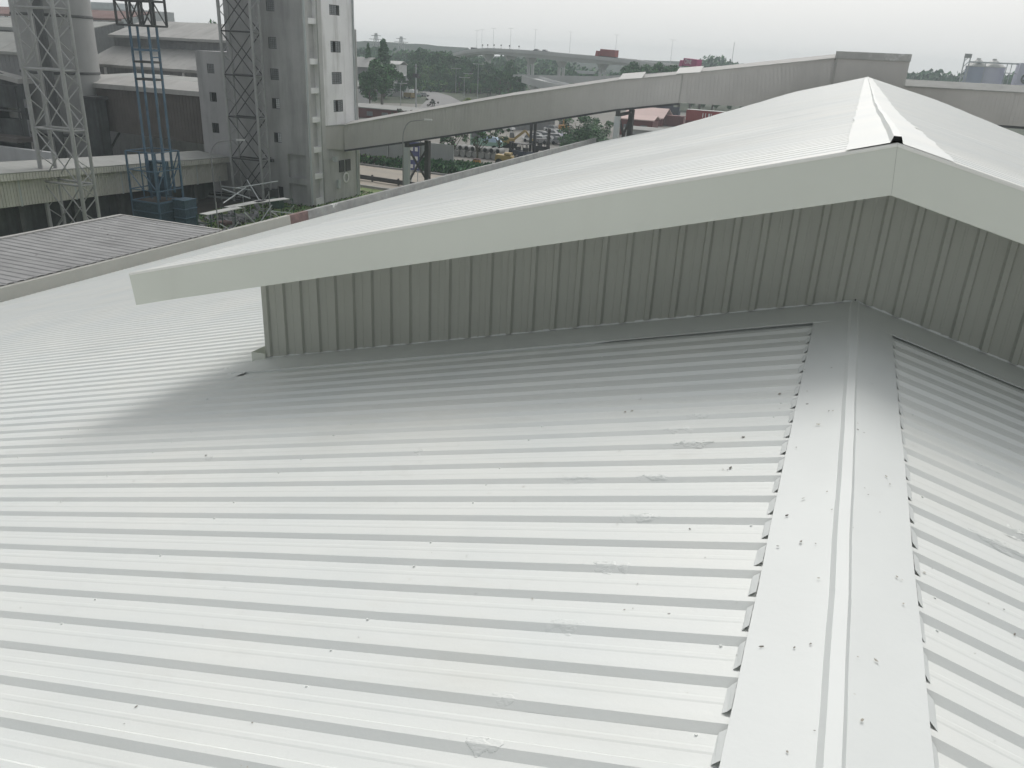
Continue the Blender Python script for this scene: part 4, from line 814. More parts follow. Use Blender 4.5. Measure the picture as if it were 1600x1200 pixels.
CR = {'broad': [(crown_mesh('crown', 'broad', 5200, [M['leafd'], M['leafm'], M['leafd']], s2_), trunk_mesh('broad', s2_)) for s2_ in (1, 2, 3)],
      'mid': [(crown_mesh('crown', 'broad', 4600, [M['leafm'], M['leafd'], M['leafm']], s2_), trunk_mesh('broad', s2_)) for s2_ in (11, 12)],
      'pale': [(crown_mesh('crown', 'broad', 4600, [M['leafm'], M['palegreen'], M['leafm']], s2_), trunk_mesh('broad', s2_)) for s2_ in (13, 14)],
      'pine': [(crown_mesh('crown', 'pine', 3600, [M['leafd'], M['leafd'], M['leafm']], 4), trunk_mesh('pine', 4))],
      'sparse': [(crown_mesh('crown', 'sparse', 900, [M['leafd'], M['leafb'], M['leafm']], s2_), trunk_mesh('sparse', s2_)) for s2_ in (5, 6)],
      'bush': [(crown_mesh('crown', 'bush', 4200, [M['leafd'], M['leafm'], M['leafm']], 8), trunk_mesh('bush', 8))],
      'yellow': [(crown_mesh('crown', 'bush', 2600, [M['leafy'], M['palegreen']], 9), trunk_mesh('bush', 9))],
      'purple': [(crown_mesh('crown', 'sparse', 700, [M['leafb'], M['leafb'], M['leafd']], 10), trunk_mesh('sparse', 10))]}
NT = {'broad': 'leafy_tree', 'mid': 'leafy_tree', 'pale': 'leafy_tree', 'pine': 'conifer_tree', 'sparse': 'thin_tree', 'bush': 'shrub', 'yellow': 'shrub', 'purple': 'thin_tree'}
tc = [0]
def tree(kind, pos, h, label, group=None, wide=1.0):
    cm, tm = CR[kind][tc[0] % len(CR[kind])]; tc[0] += 1
    t = thing(NT[kind], label, 'shrub' if NT[kind] == 'shrub' else 'tree', pos, random.uniform(0, 6.28), group)
    t.scale = (h*wide, h*wide, h)
    link('crown', cm, t); link('trunk', tm, t); return t
TL = [('pine', (-158.11, 255.1, -15.0), 16.8, 'narrow pointed conifer just right of the concrete tower', None, 0.5), ('pine', (-151.14, 253.49, -15.0), 18.22, 'tall broad conifer between the tower and the wooded hill', None, 0.9), ('mid', (-128.65, 214.5, -15.0), 13.07, 'big round dark tree in front of the conifers beside the car park', None, 1.1), ('broad', (-123.74, 199.94, -15.0), 10.75, 'bushy dark tree close against the right edge of the tower', None, 0.8), ('broad', (-146.92, 267.42, -15.0), 10.5, 'dark tree right behind the tall utility pole', None, 0.85), ('broad', (-148.54, 260.78, -15.0), 8.34, 'small dark tree behind the parked cars', None, 0.7), ('sparse', (-56.84, 114.81, -15.0), 6.17, 'thin street tree directly right of the trestle', None, 1.1), ('sparse', (-54.9, 120.15, -15.0), 5.82, 'thin leaning street tree beside the pale green vehicle', None, 1.1), ('sparse', (-55.57, 130.78, -15.0), 4.76, 'thin street tree above the yellow excavator', None, 1.1), ('bush', (-51.19, 160.09, -15.0), 6.0, 'dense round green tree in front of the gallery leg', None, 1.6), ('bush', (-50.26, 149.87, -15.0), 2.63, 'low leafy bush at the roof edge right of the forklift', None, 1.1), ('bush', (-49.39, 169.0, -15.0), 4.97, 'leafy green tree touching the pale gallery leg', None, 1.2), ('purple', (-104.32, 199.48, -15.0), 4.32, 'small purple-leaved tree at the bend of the far road', None, 1.2), ('purple', (-88.92, 156.64, -15.0), 4.62, 'row shrub with purple leaves above the gallery roof, left end', None, 1.4), ('purple', (-87.77, 159.57, -15.0), 4.32, 'shrub with purple leaves above the gallery roof near the utility pole', None, 1.4), ('yellow', (-108.48, 230.89, -15.0), 3.85, 'bright yellow-green shrub beside the far road lamps', None, 1.6), ('bush', (-112.08, 267.57, -15.0), 4.28, 'pale green shrub on the verge right of the yellow one', None, 1.8), ('mid', (-147.4, 355.77, -15.0), 13.69, 'round dark tree standing under the flyover beside its pier', None, 0.6), ('broad', (-124.37, 311.15, -15.0), 8.72, 'bushy tree at the right end of the wood below the flyover', None, 1.0), ('mid', (-132.4, 318.68, -15.0), 9.46, 'broad tree in front of the flyover pier left of the ramp', None, 1.0)]
for k_, p, h, lab, g, w in TL: tree(k_, p, h, lab, g, w)
WOOD = [((-197.41, 359.48, -15.0), 14.54), ((-191.39, 357.05, -15.0), 17.21), ((-186.35, 356.33, -15.0), 16.04), ((-184.06, 360.88, -15.0), 15.67), ((-181.68, 365.44, -15.0), 15.03), ((-179.64, 370.89, -15.0), 14.36), ((-183.42, 338.63, -15.0), 11.89), ((-177.12, 336.33, -15.0), 11.37), ((-172.24, 336.6, -15.0), 10.82), ((-169.16, 340.39, -15.0), 10.47), ((-166.88, 345.96, -15.0), 11.13), ((-169.61, 362.38, -15.0), 13.03), ((-166.67, 365.93, -15.0), 12.65), ((-164.08, 370.38, -15.0), 11.98), ((-172.24, 323.07, -15.0), 7.96), ((-167.27, 323.42, -15.0), 7.46), ((-162.06, 323.82, -15.0), 7.22), ((-156.88, 324.14, -15.0), 8.23), ((-151.71, 324.38, -15.0), 8.49), ((-147.03, 324.33, -15.0), 8.72), ((-141.55, 322.39, -15.0), 8.51), ((-181.04, 325.11, -15.0), 10.84), ((-148.42, 312.66, -15.0), 5.79), ((-142.78, 310.88, -15.0), 5.39), ((-137.2, 309.01, -15.0), 5.48), ((-132.8, 307.66, -15.0), 6.2), ((-162.59, 319.07, -15.0), 3.73), ((-156.56, 317.62, -15.0), 4.32), ((-167.76, 318.65, -15.0), 3.2), ((-137.46, 321.98, -15.0), 10.17), ((-172.7, 318.28, -15.0), 4.94)]
def row_of(p):
    d_ = math.hypot(p[0], p[1]); return 0 if d_ > 379 else 1 if d_ > 361.5 else 2 if d_ > 351 else 3
WOOD.sort(key=lambda q: (row_of(q[0]), q[0][0]/q[0][1])); cnt = [0, 0, 0, 0]
for i, (p, h) in enumerate(WOOD):
    rw_ = row_of(p); cnt[rw_] += 1
    tree(('broad', 'pale', 'broad', 'mid')[(i*7) % 4], p, h, nth(cnt[rw_]-1, 'tree', 'in the '+('back', 'second', 'third', 'front')[rw_]+' row of the wood beside the far road'), 'trees of the wood below the flyover', random.uniform(.85, 1.15))
EDGE = [((-83.12, 319.42, -15.0), 14.64), ((-78.51, 315.43, -15.0), 15.49), ((-74.31, 316.45, -15.0), 14.81), ((-69.87, 314.38, -15.0), 15.67), ((-65.59, 311.21, -15.0), 15.2), ((-61.51, 312.04, -15.0), 14.75), ((-57.14, 309.82, -15.0), 14.53), ((-53.29, 307.46, -15.0), 14.29), ((-48.5, 306.22, -15.0), 13.48)]
for i, (p, h) in enumerate(EDGE): tree('mid', p, h, nth(i, 'green tree', 'in the row along the right end of the flyover'), 'trees along the right end of the flyover', random.uniform(.9, 1.1))
GAP = [((-64.28, 323.73, -15.0), 3.1), ((-58.65, 319.71, -15.0), 3.11), ((-54.86, 325.45, -15.0), 2.94), ((-49.41, 321.26, -15.0), 2.97), ((-44.76, 321.94, -15.0), 2.56), ((-40.16, 322.54, -15.0), 2.39), ((-68.74, 327.92, -15.0), 2.0)]
GAP.sort(key=lambda q: q[0][0]/q[0][1])
for i, (p, h) in enumerate(GAP): tree('mid', p, h, nth(i, 'green tree', 'in the belt under the gallery behind the containers'), 'trees behind the container yard', 1.1)
HT = [((-133.94, 148.75, -15.0), 19.4), ((-135.49, 154.06, -15.0), 19.72), ((-130.74, 151.56, -15.0), 19.37)]
for i, (p, h) in enumerate(HT): tree('broad', p, h, nth(i, 'feathery tree', 'above the long warehouse roof beside the tower'), 'trees above the warehouse roof', .5)
def treeline(x0, y0, x1, y1, h, n, zs=1.0):
    def fn():
        t = random.random(); hh = h*(.7+.35*noise.noise((t*30, 3, x0*.01))+.2*noise.noise((t*110, 8, 0)))
        return (x0+(x1-x0)*t+random.gauss(0, 4), y0+(y1-y0)*t+random.gauss(0, 8), GZ+hh*random.random()**.6)
    return fn
leafpatch('hedge', 'green hedge and scrub along the wood behind the far road', 'hedge', along((-172.957, 318.776, -15.0), (-142.231, 347.08, -15.0), 14, 4.2), 9000, .42, [M['leafm'], M['palegreen'], M['leafd']])
leafpatch('far_treeline', 'hazy far treeline on the horizon at the right', 'treeline', treeline(-120, 690, 330, 610, 23, 0), 16000, 1.3, [M['leafd'], M['leafm']])
leafpatch('far_treeline', 'hazy belt of trees behind the flyover piers', 'treeline', treeline(-330, 520, -60, 430, 11, 0), 20000, .75, [M['leafd'], M['leafm']])
leafpatch('far_treeline', 'hazy wooded slope beyond the conifers', 'treeline', treeline(-420, 430, -190, 560, 17, 0), 18000, 1.0, [M['leafd'], M['leafm']])
leafpatch('far_treeline', 'wooded hill trees beyond the red warehouse roof', 'treeline', treeline(-440, 250, -250, 330, 24, 0), 12000, 1.0, [M['leafd'], M['leafm']])

# ------------------------------------------------------------------ flyover, ramps and its traffic
FL = [((-229.4, 450.01, -3.69), (-229.39, 450.02, -4.72)), ((-214.64, 435.04, -0.21), (-214.61, 435.06, -2.52)), ((-202.77, 424.12, 1.55), (-202.72, 424.15, -0.85)), ((-193.3, 417.53, 2.59), (-193.23, 417.56, -0.06)), ((-183.7, 410.91, 3.15), (-183.62, 410.94, 0.4)), ((-173.7, 404.37, 3.2), (-173.59, 404.41, 0.27)), ((-163.92, 397.63, 3.07), (-163.79, 397.69, -0.14)), ((-148.6, 392.92, 2.89), (-148.42, 392.99, -0.4)), ((-133.68, 387.68, 2.3), (-133.45, 387.76, -1.19)), ((-116.42, 382.76, 1.87), (-116.16, 382.84, -1.4)), ((-102.51, 376.35, 1.32), (-102.25, 376.42, -1.45)), ((-72.63, 357.75, -0.38), (-72.34, 357.81, -2.85)), ((-50.85, 336.21, -1.48), (-50.53, 336.26, -3.76))]
fo = thing('flyover', 'pale concrete road flyover on flared piers crossing the hazy background', 'bridge', (-150, 395, GZ))
tops = [Vector(a) for a, c in FL]; bots = [Vector((a[0], a[1], c[2])) for a, c in FL]
nn = []
for i in range(len(tops)):
    t = (tops[min(i+1, len(tops)-1)]-tops[max(0, i-1)]); t.z = 0; nn.append(Vector((-t.y, t.x, 0)).normalized())
for i in range(len(tops)-1):
    a, c, na, nc = tops[i], tops[i+1], nn[i]*9, nn[i+1]*9; a2, c2 = bots[i], bots[i+1]
    d1, d2 = V(0, 0, -1.05), V(0, 0, -1.3)
    b = MB(); b.hexa([a+d1*1.5, c+d1*1.5, c+nc+d1*1.5, a+na+d1*1.5, a+d1, c+d1, c+nc+d1, a+na+d1]); b.build('deck', M['bridge'], fo)
    b = MB(); o1, o2 = nn[i]*.5, nn[i+1]*.5
    b.hexa([a2+o1*2, c2+o2*2, c2+nc-o2*2, a2+na-o1*2, a+d1*1.5+o1, c+d1*1.5+o2, c+nc-o2+d1*1.5, a+na-o1+d1*1.5]); b.build('girder', M['bridge'], fo)
    for off in (0, .975):
        b = MB(); b.hexa([a+na*off+d1, c+nc*off+d1, c+nc*off+o2*.5+d1, a+na*off+o1*.5+d1, a+na*off, c+nc*off, c+nc*off+o2*.5, a+na*off+o1*.5]); b.build('parapet', M['bridge'], fo)
def fl_at(px):
    pxs = [690, 708, 725, 742, 760, 780, 800, 840, 880, 930, 970, 1060, 1130]
    for i in range(len(pxs)-1):
        if pxs[i] <= px <= pxs[i+1]:
            t = (px-pxs[i])/(pxs[i+1]-pxs[i]); return tops[i].lerp(tops[i+1], t), bots[i].lerp(bots[i+1], t), nn[i].lerp(nn[i+1], t).normalized(), (tops[i+1]-tops[i]).normalized()
for px in (752, 787, 821, 870, 934, 1010):
    a, c, n_, t = fl_at(px); m_ = c+n_*4.5
    b = MB(); w1, w2 = n_*3.4, n_*1.1; tt = t*.8; lo = c.z-3.2
    p0 = [Vector((m_.x, m_.y, lo))+s2_*w2+q*tt for s2_, q in ((-1, -1), (-1, 1), (1, 1), (1, -1))][::-1]; p1 = [Vector((m_.x, m_.y, c.z))+s2_*w1+q*tt*1.5 for s2_, q in ((-1, -1), (-1, 1), (1, 1), (1, -1))][::-1]
    b.hexa(p0+p1); b.build('pier_head', M['bridge'], fo)
    for s2_ in (-1, 1):
        q = Vector((m_.x, m_.y, 0))+s2_*t*1.3; MB().bar((q.x, q.y, GZ), (q.x, q.y, lo+.3), 1.15, 1.5).build('pier', M['bridge'], fo)
for i, px in enumerate((733, 741, 759, 786, 826, 881, 951, 1036)):
    a, c, n_, t = fl_at(px); q = a+n_*4.5
    tl = thing('street_lamp', nth(i, 'of the tall thin lamp posts', 'on the flyover deck'), 'street lamp', (q.x, q.y, q.z-1), group='lamp posts on the flyover')
    MB().tube([(q.x, q.y, q.z-1), (q.x, q.y, q.z+9.5)], [.09, .045], 6).build('pole', M['palesteel'], tl)
    MB().bar(q+n_*1.6+V(0, 0, 9.5), q-n_*1.6+V(0, 0, 9.5), .08).build('arm', M['palesteel'], tl)
q = (-53.826, 376.203, 1.349731); tl = thing('street_lamp', 'tall thin lamp post beyond the grey gallery roof at the right', 'street lamp', (q[0], q[1], GZ)); MB().tube([(q[0], q[1], GZ), (q[0], q[1], q[2]+8.5)], [.16, .08], 6).build('pole', M['palesteel'], tl)
def truck(name, label, px, m_box, L_, dirn, text=None):
    a, c, n_, t = fl_at(px); t2 = t*dirn; base = a+n_*1.9; base.z -= 1.02
    tk = thing(name, label, 'truck', base)
    yaw = math.atan2(t2.y, t2.x); tk.rotation_euler = (0, -math.asin(clamp(t2.z, -1, 1)), yaw)
    b = MB(); b.box(-L_/2, L_/2, -1.22, 1.22, 1.35, 4.2)
    for k_ in range(int(L_/.6)): b.box(-L_/2+.3+k_*.6, -L_/2+.55+k_*.6, -1.27, -1.221, 1.45, 4.1); b.box(-L_/2+.3+k_*.6, -L_/2+.55+k_*.6, 1.221, 1.27, 1.45, 4.1)
    b.build('container', m_box, tk, local=True)
    MB().box(-L_/2, L_/2+.6, -1.0, 1.0, .95, 1.3).build('chassis', M['black'], tk, local=True)
    MB().hexa([(L_/2+.7, -1.2, .7), (L_/2+2.9, -1.2, .7), (L_/2+2.9, 1.2, .7), (L_/2+.7, 1.2, .7), (L_/2+.7, -1.15, 3.3), (L_/2+2.5, -1.15, 3.3), (L_/2+2.5, 1.15, 3.3), (L_/2+.7, 1.15, 3.3)]).build('cab', m_box, tk, local=True)
    for xx in (-L_/2+1.2, -L_/2+2.5, L_/2-.3, L_/2+1.9):
        for yy in (-1.1, 1.1): MB().tube([(xx, yy-.15, .5), (xx, yy+.15, .5)], .5, 12).build('wheel', M['tyre'], tk, local=True)
    if text:
        cu = bpy.data.curves.new('lettering', 'FONT'); cu.body = text; cu.size = 2.4; cu.align_x = 'CENTER'; cu.align_y = 'CENTER'; cu.extrude = .01; cu.materials.append(M['white'])
        tmp = bpy.data.objects.new('lettering', cu); COL.objects.link(tmp); bpy.context.view_layer.update(); me = bpy.data.meshes.new_from_object(tmp.evaluated_get(bpy.context.evaluated_depsgraph_get())); bpy.data.objects.remove(tmp); to = bpy.data.objects.new('lettering', me); COL.objects.link(to); to.parent = tk; s2_ = dirn
        to.location = (1.3 if dirn < 0 else -1.3, 1.29 if dirn < 0 else -1.29, 2.95); to.rotation_euler = (R(90), 0, R(180) if dirn < 0 else 0)
    return tk
truck('container_truck', 'red container truck crossing the flyover', 947, M['red'], 9.0, -1)
truck('container_truck', 'magenta container truck with white letters at the low end of the flyover', 1076, M['magenta'], 9.6, -1, 'ONE')
def small_car(name, label, cat, base, yaw, m, group=None, van=False):
    t = thing(name, label, cat, base, yaw, group)
    b = MB(); h = 1.9 if van else .85; b.hexa([(-2.1, -.85, .35), (2.1, -.85, .35), (2.1, .85, .35), (-2.1, .85, .35), (-2.1, -.82, h), (2.0, -.80, h-.08), (2.0, .80, h-.08), (-2.1, .82, h)]); b.build('body', m, t, local=True)
    if not van: MB().hexa([(-1.6, -.78, .85), (1.0, -.78, .83), (1.0, .78, .83), (-1.6, .78, .85), (-1.2, -.65, 1.45), (.4, -.65, 1.45), (.4, .65, 1.45), (-1.2, .65, 1.45)]).build('cabin', M['glass'], t, local=True)
    else: MB().box(1.2, 2.05, -.72, .72, 1.2, 1.75).build('windscreen', M['glass'], t, local=True)
    for xx in (-1.3, 1.3):
        for yy in (-.8, .8): MB().tube([(xx, yy-.1, .33), (xx, yy+.1, .33)], .33, 10).build('wheel', M['tyre'], t, local=True)
    return t
for px, m, lab, nm, vn in ((735, 'darksteel', 'dark van at the left crest of the flyover', 'van', True), (835, 'darksteel', 'dark car just left of the middle flyover lamp', 'car', False), (848, 'grey', 'grey car right behind the dark car on the flyover', 'car', False)):
    a, c, n_, t = fl_at(px); q = a+n_*2.2; small_car(nm, lab, nm, (q.x, q.y, q.z-.6 if not vn else q.z-.9), math.atan2(t.y, t.x), M[m], van=vn)
for i, px in enumerate((754, 762, 772, 783, 796, 811)):
    a, c, n_, t = fl_at(px); q = a
    sp = thing('signal_post', nth(i, 'of the short dark marker posts', 'on the flyover parapet'), 'marker post', q, group='marker posts on the flyover parapet'); MB().tube([q, q+V(0, 0, 1.3)], .08, 5).build('post', M['darksteel'], sp); MB().box(q.x-.3, q.x+.3, q.y-.1, q.y+.1, q.z+1.2, q.z+1.8).build('plate', M['darksteel'], sp)
def ramp(label, pts, wid, thick):
    t = thing('ramp_bridge', label, 'bridge', (pts[0][0], pts[0][1], GZ)); P_ = [Vector(p) for p in pts]
    for i in range(len(P_)-1):
        a, c = P_[i], P_[i+1]; d_ = (c-a); d_.z = 0; n_ = Vector((-d_.y, d_.x, 0)).normalized()*wid; z_ = V(0, 0, -thick)
        MB().hexa([a+z_, c+z_, c+n_+z_, a+n_+z_, a, c, c+n_, a+n_]).build('deck', M['bridge'], t)
        e = n_*.03; u3 = V(0, 0, .9); MB().hexa([a, c, c+e, a+e, a+u3, c+u3, c+e+u3, a+e+u3]).build('parapet', M['bridge'], t)
        MB().hexa([a+n_*.97, c+n_*.97, c+n_, a+n_, a+n_*.97+u3, c+n_*.97+u3, c+n_+u3, a+n_+u3]).build('parapet', M['bridge'], t)
    for p in P_[1:-1]: MB().bar((p.x, p.y+wid*.4, GZ), (p.x, p.y+wid*.4, p.z-thick), 1.5).build('pier', M['bridge'], t)
ramp('low ramp bridge passing under the flyover', [(-131.14, 319.2, -7.39), (-119.23, 313.16, -6.96), (-108.72, 309.54, -6.61), (-98.81, 306.54, -6.29), (-89.73, 305.15, -5.8), (-78.16, 302.11, -4.72), (-65.31, 301.05, -3.2)], 9, 1.6)
ramp('curved slip road bridge dropping right in front of the low ramp', [(-114.63, 288.12, -6.75), (-108.49, 281.93, -7.32), (-101.82, 276.96, -7.94), (-94.91, 272.0, -8.39), (-87.33, 268.22, -8.49), (-79.6, 264.35, -8.17)], 7, 1.5)
pw = thing('retaining_wall', 'pale sloping retaining walls below the right flyover pier', 'wall', (-105.079, 333.93, -4.679))
for P4 in [[(-109.58, 332.48, -3.81), (-107.77, 333.07, -5.05), (-101.84, 334.93, -5.0), (-101.42, 335.06, -4.01)], [(-98.65, 335.88, -4.6), (-98.13, 336.03, -4.94), (-94.55, 337.06, -3.43), (-95.06, 336.91, -3.22)]]:
    MB().extrude([P4[0], P4[1], P4[2], P4[3]], (0, 1.2, 0)).build('wall_panel', M['palesteel'], pw)

# ------------------------------------------------------------------ far lamps, utility pole, pylons, car park, sheds
LP = [((-154.619, 316.229, -15.0), 9.562), ((-140.204, 293.975, -15.0), 7.075), ((-152.079, 322.553, -15.0), 7.722), ((-130.073, 284.182, -15.0), 12.211), ((-155.075, 389.859, -15.0), 7.024), ((-130.394, 228.349, -15.0), 6.454)]
for i, (b_, h) in enumerate(LP):
    lt = thing('street_lamp', ('thin double street lamp at the far bend of the far road', 'shorter street lamp standing between two taller ones by the far road', 'thin street lamp right behind the shorter one by the far road', 'tallest double street lamp, beside the yellow-green shrub', 'thin street lamp under the flyover in front of the ramp bridge', 'plain street lamp by the car park, left of the utility pole')[i], 'street lamp', b_, group='street lamps along the far road')
    v0 = Vector(b_); MB().tube([v0, v0+V(0, 0, h)], [.12, .06], 6).build('pole', M['palesteel'], lt); MB().bar(v0+V(-1.2, -.4, h), v0+V(1.2, .4, h), .16).build('arm', M['palesteel'], lt)
    for s2_ in (-1, 1): MB().bar(v0+V(s2_*1.1, s2_*.4, h-.02), v0+V(s2_*1.9, s2_*.6, h+.05), .35, .2).build('lamp_head', M['lamp'], lt)
ub = (-118.295, 215.977, -15.0); uh = 12.376
up_ = thing('utility_pole', 'tall grey utility pole with dark transformer boxes near its top', 'utility pole', ub)
MB().tube([ub, (ub[0], ub[1], GZ+uh)], [.22, .14], 8).build('pole', M['palesteel'], up_)
for z_ in (uh-2.6, uh-.6): MB().bar((ub[0]-.9, ub[1]-.3, GZ+z_), (ub[0]+.9, ub[1]+.3, GZ+z_), .14).build('cross_arm', M['darksteel'], up_)
for xx in (-.45, .4): MB().box(ub[0]+xx-.3, ub[0]+xx+.3, ub[1]-.5, ub[1]+.1, GZ+uh-3.6, GZ+uh-2.5).build('transformer', M['darksteel'], up_)
for i, (b_, h, lab) in enumerate([((-385.71, 678.097), 25.196, 'hazy power pylon on the skyline above the wooded hill'), ((-404.613, 666.997), 26.748, 'fainter power pylon left of the other one, behind the conifers')]):
    pt = thing('power_pylon', lab, 'pylon', (b_[0], b_[1], GZ))
    for sx in (-1, 1):
        for sy in (-1, 1): MB().bar((b_[0]+sx*4, b_[1]+sy*4, GZ), (b_[0]+sx*.6, b_[1]+sy*.6, GZ+h), .5).build('leg', M['steel'], pt)
    for z_, w in ((h*.70, 8), (h*.82, 7), (h*.93, 5)): MB().bar((b_[0]-w, b_[1], GZ+z_), (b_[0]+w, b_[1], GZ+z_), .5).build('cross_arm', M['steel'], pt)
    for k_ in range(8): MB().bar((b_[0]+(3.6-.4*k_)*(-1)**k_, b_[1], GZ+h*k_/9), (b_[0]-(3.2-.4*k_)*(-1)**k_, b_[1], GZ+h*(k_+1)/9), .3).build('brace', M['steel'], pt)
CARS = [((-158.268, 278.736, -15.0),), ((-158.418, 287.357, -15.0),), ((-148.026, 265.211, -15.0),), ((-149.145, 274.348, -15.0),), ((-150.171, 280.193, -15.0),)]
for (q,), m, lab, nm, vn in zip(CARS, ('skyblue', 'white', 'yellow', 'teal', 'grey'), ('pale blue parked car at the left of the small car park', 'white parked van between the cars near the utility pole', 'yellow parked van in the middle of the small car park', 'pale green parked car right behind the utility pole', 'grey parked car beside the dark hedge by the far road'), ('car', 'van', 'van', 'car', 'car'), (0, 1, 1, 0, 0)): small_car(nm, lab, nm, q, random.uniform(0, 3), M[m], van=bool(vn))
def shed(name, label, base, w, dpt, h, mr, mw, rise=1.5, cat='shed', yaw=0):
    t = thing(name, label, cat, base, yaw)
    MB().box(-w/2, w/2, -dpt/2, dpt/2, 0, h).build('wall', mw, t, local=True)
    for s2_ in (-1, 1): MB().hexa([(-w/2-.4, 0 if s2_ > 0 else -dpt/2-.5, h+rise if s2_ > 0 else h+.01), (w/2+.4, 0 if s2_ > 0 else -dpt/2-.5, h+rise if s2_ > 0 else h+.01), (w/2+.4, dpt/2+.5 if s2_ > 0 else 0, h+.01 if s2_ > 0 else h+rise), (-w/2-.4, dpt/2+.5 if s2_ > 0 else 0, h+.01 if s2_ > 0 else h+rise)]+[(-w/2-.4, 0 if s2_ > 0 else -dpt/2-.5, h+rise+.2 if s2_ > 0 else h+.21), (w/2+.4, 0 if s2_ > 0 else -dpt/2-.5, h+rise+.2 if s2_ > 0 else h+.21), (w/2+.4, dpt/2+.5 if s2_ > 0 else 0, h+.21 if s2_ > 0 else h+rise+.2), (-w/2-.4, dpt/2+.5 if s2_ > 0 else 0, h+.21 if s2_ > 0 else h+rise+.2)]).build('roof', mr, t, local=True)
    n = max(2, int(w/4))
    for k_ in range(n): MB().box(-w/2+w*(k_+.3)/n, -w/2+w*(k_+.7)/n, -dpt/2-.06, -dpt/2-.01, h*.25, h*.7).build('window', M['glass'], t, local=True)
    return t
b_ = (-107.948, 178.295, -15.0); shed('container_shed', 'long shed with dull red walls and grey roof right of the tower', (b_[0]+1, b_[1]+6, GZ), 22, 9, 2.3, M['fibre'], M['maroon'], .6, yaw=-.05)
b_ = (-159.833, 254.029, -2.318657); shed('old_house', 'grey roofed house hidden behind the tower edge and dark trees', (b_[0]-4, b_[1], GZ), 16, 12, b_[2]+15-3.0, M['oldroof'], M['warewall'], 3.0, 'house', yaw=.15)
b_ = (-141.357, 220.751, -8.507); shed('old_house', 'small grey roofed house touching the right edge of the tower', (b_[0]-2, b_[1], GZ), 9, 9, b_[2]+15-2, M['oldroof'], M['wallpale'], 2.0, 'house')
b_ = (-172.067, 299.168, -3.949); shed('cream_house', 'cream coloured house glimpsed between the conifers and the wood', (b_[0], b_[1], GZ), 5, 6, b_[2]+15-1, M['lightpanel'], M['plank'], 1.2, 'house')
b_ = (-157.358, 273.02, -7.791); shed('white_shed', 'small white roofed shed below the cream house', (b_[0], b_[1], GZ), 6.5, 6, b_[2]+15-1, M['white'], M['wallpale'], 1.0)
b_ = (-47.582, 207.658, -15.0); b2_ = (-52.889, 225.948, -11.08)
shed('pink_roof_shed', 'long shed with pale pink roof seen under the gallery', (b2_[0]-1, b2_[1]+6, GZ), 10.5, 12, b2_[2]+15-2.0, M['pink'], M['maroon'], 2.2)
b2_ = (-46.409, 194.599, -11.504); shed('maroon_shed', 'maroon walled lean-to in front of the pink roofed shed', (b2_[0]-1, b2_[1], GZ), 8, 6, b2_[2]+15, M['pink'], M['maroon'], .8)
b2_ = (-40.32, 175.482, -11.78); shed('low_house', 'low grey block house in front of the maroon shed', (b2_[0], b2_[1], GZ), 9, 5, b2_[2]+15-.5, M['fibre'], M['wallpale'], .5, 'house')
def container(label, base, yaw, m, L_=12.0, marks=False, group=None):
    t = thing('shipping_container', label, 'container', base, yaw, group)
    b = MB(); b.box(-L_/2, L_/2, -1.2, 1.2, 0, 2.6)
    for k_ in range(int(L_/.5)): b.box(-L_/2+.1+k_*.5, -L_/2+.3+k_*.5, -1.25, -1.201, .15, 2.45)
    b.build('shell', m, t, local=True)
    MB().box(-L_/2-.02, L_/2+.02, -1.22, 1.22, 2.601, 2.7).build('roof', M['lightpanel'] if marks else m, t, local=True)
    if marks:
        for k_, xx in enumerate((-1.6, -.9, -.1, .6)): MB().box(xx, xx+(.18 if k_ != 2 else .45), -1.29, -1.255, .9, 2.0).build('white_mark', M['white'], t, local=True)
    return t
b2_ = (-35.546, 222.213, -12.62)
container('red shipping container with white marks on top of a stack at the roof edge', (b2_[0], b2_[1], b2_[2]), -.1, M['red'], 12, True)
container('maroon shipping container under the marked red one', (b2_[0], b2_[1], b2_[2]-2.72), -.1, M['maroon'], 12)
container('dark shipping container at the bottom of the stack by the roof edge', (b2_[0], b2_[1], b2_[2]-5.44), -.1, M['navy'], 12)
b2_ = (-47.564, 230.186, -14.902); container('dark red shipping container standing left of the marked stack', (b2_[0], b2_[1], b2_[2]), 0, M['maroon'], 8)
container('dark blue shipping container under the dark red one', (b2_[0], b2_[1], b2_[2]-2.72), 0, M['navy'], 8)
cr_ = (-52.055, 249.681, -10.739)
ck = thing('reach_stacker', 'dark navy container stacker behind the pink roofed shed', 'stacker', (cr_[0], cr_[1], GZ))
MB().box(cr_[0]-3.2, cr_[0]+3.2, cr_[1]-1.3, cr_[1]+1.3, GZ+1.1, GZ+3.0).build('chassis', M['navy'], ck)
MB().box(cr_[0]-1.0, cr_[0]+.8, cr_[1]-1.0, cr_[1]+1.0, GZ+3.0, GZ+4.9).build('cab', M['navy'], ck)
for xx in (cr_[0]-1.3, cr_[0]+1.2): MB().box(xx-.3, xx+.3, cr_[1]-1.6, cr_[1]-1.3, GZ+.5, cr_[2]+1.0).build('mast_post', M['navy'], ck)
MB().box(cr_[0]-3.4, cr_[0]+3.4, cr_[1]-2.0, cr_[1]-1.62, cr_[2]-1.4, cr_[2]-.2).build('spreader', M['navy'], ck)
for xx in (-2.2, 2.2):
    for yy in (-1.2, 1.2): MB().tube([(cr_[0]+xx, cr_[1]+yy-.3, GZ+.8), (cr_[0]+xx, cr_[1]+yy+.3, GZ+.8)], .8, 12).build('wheel', M['tyre'], ck)

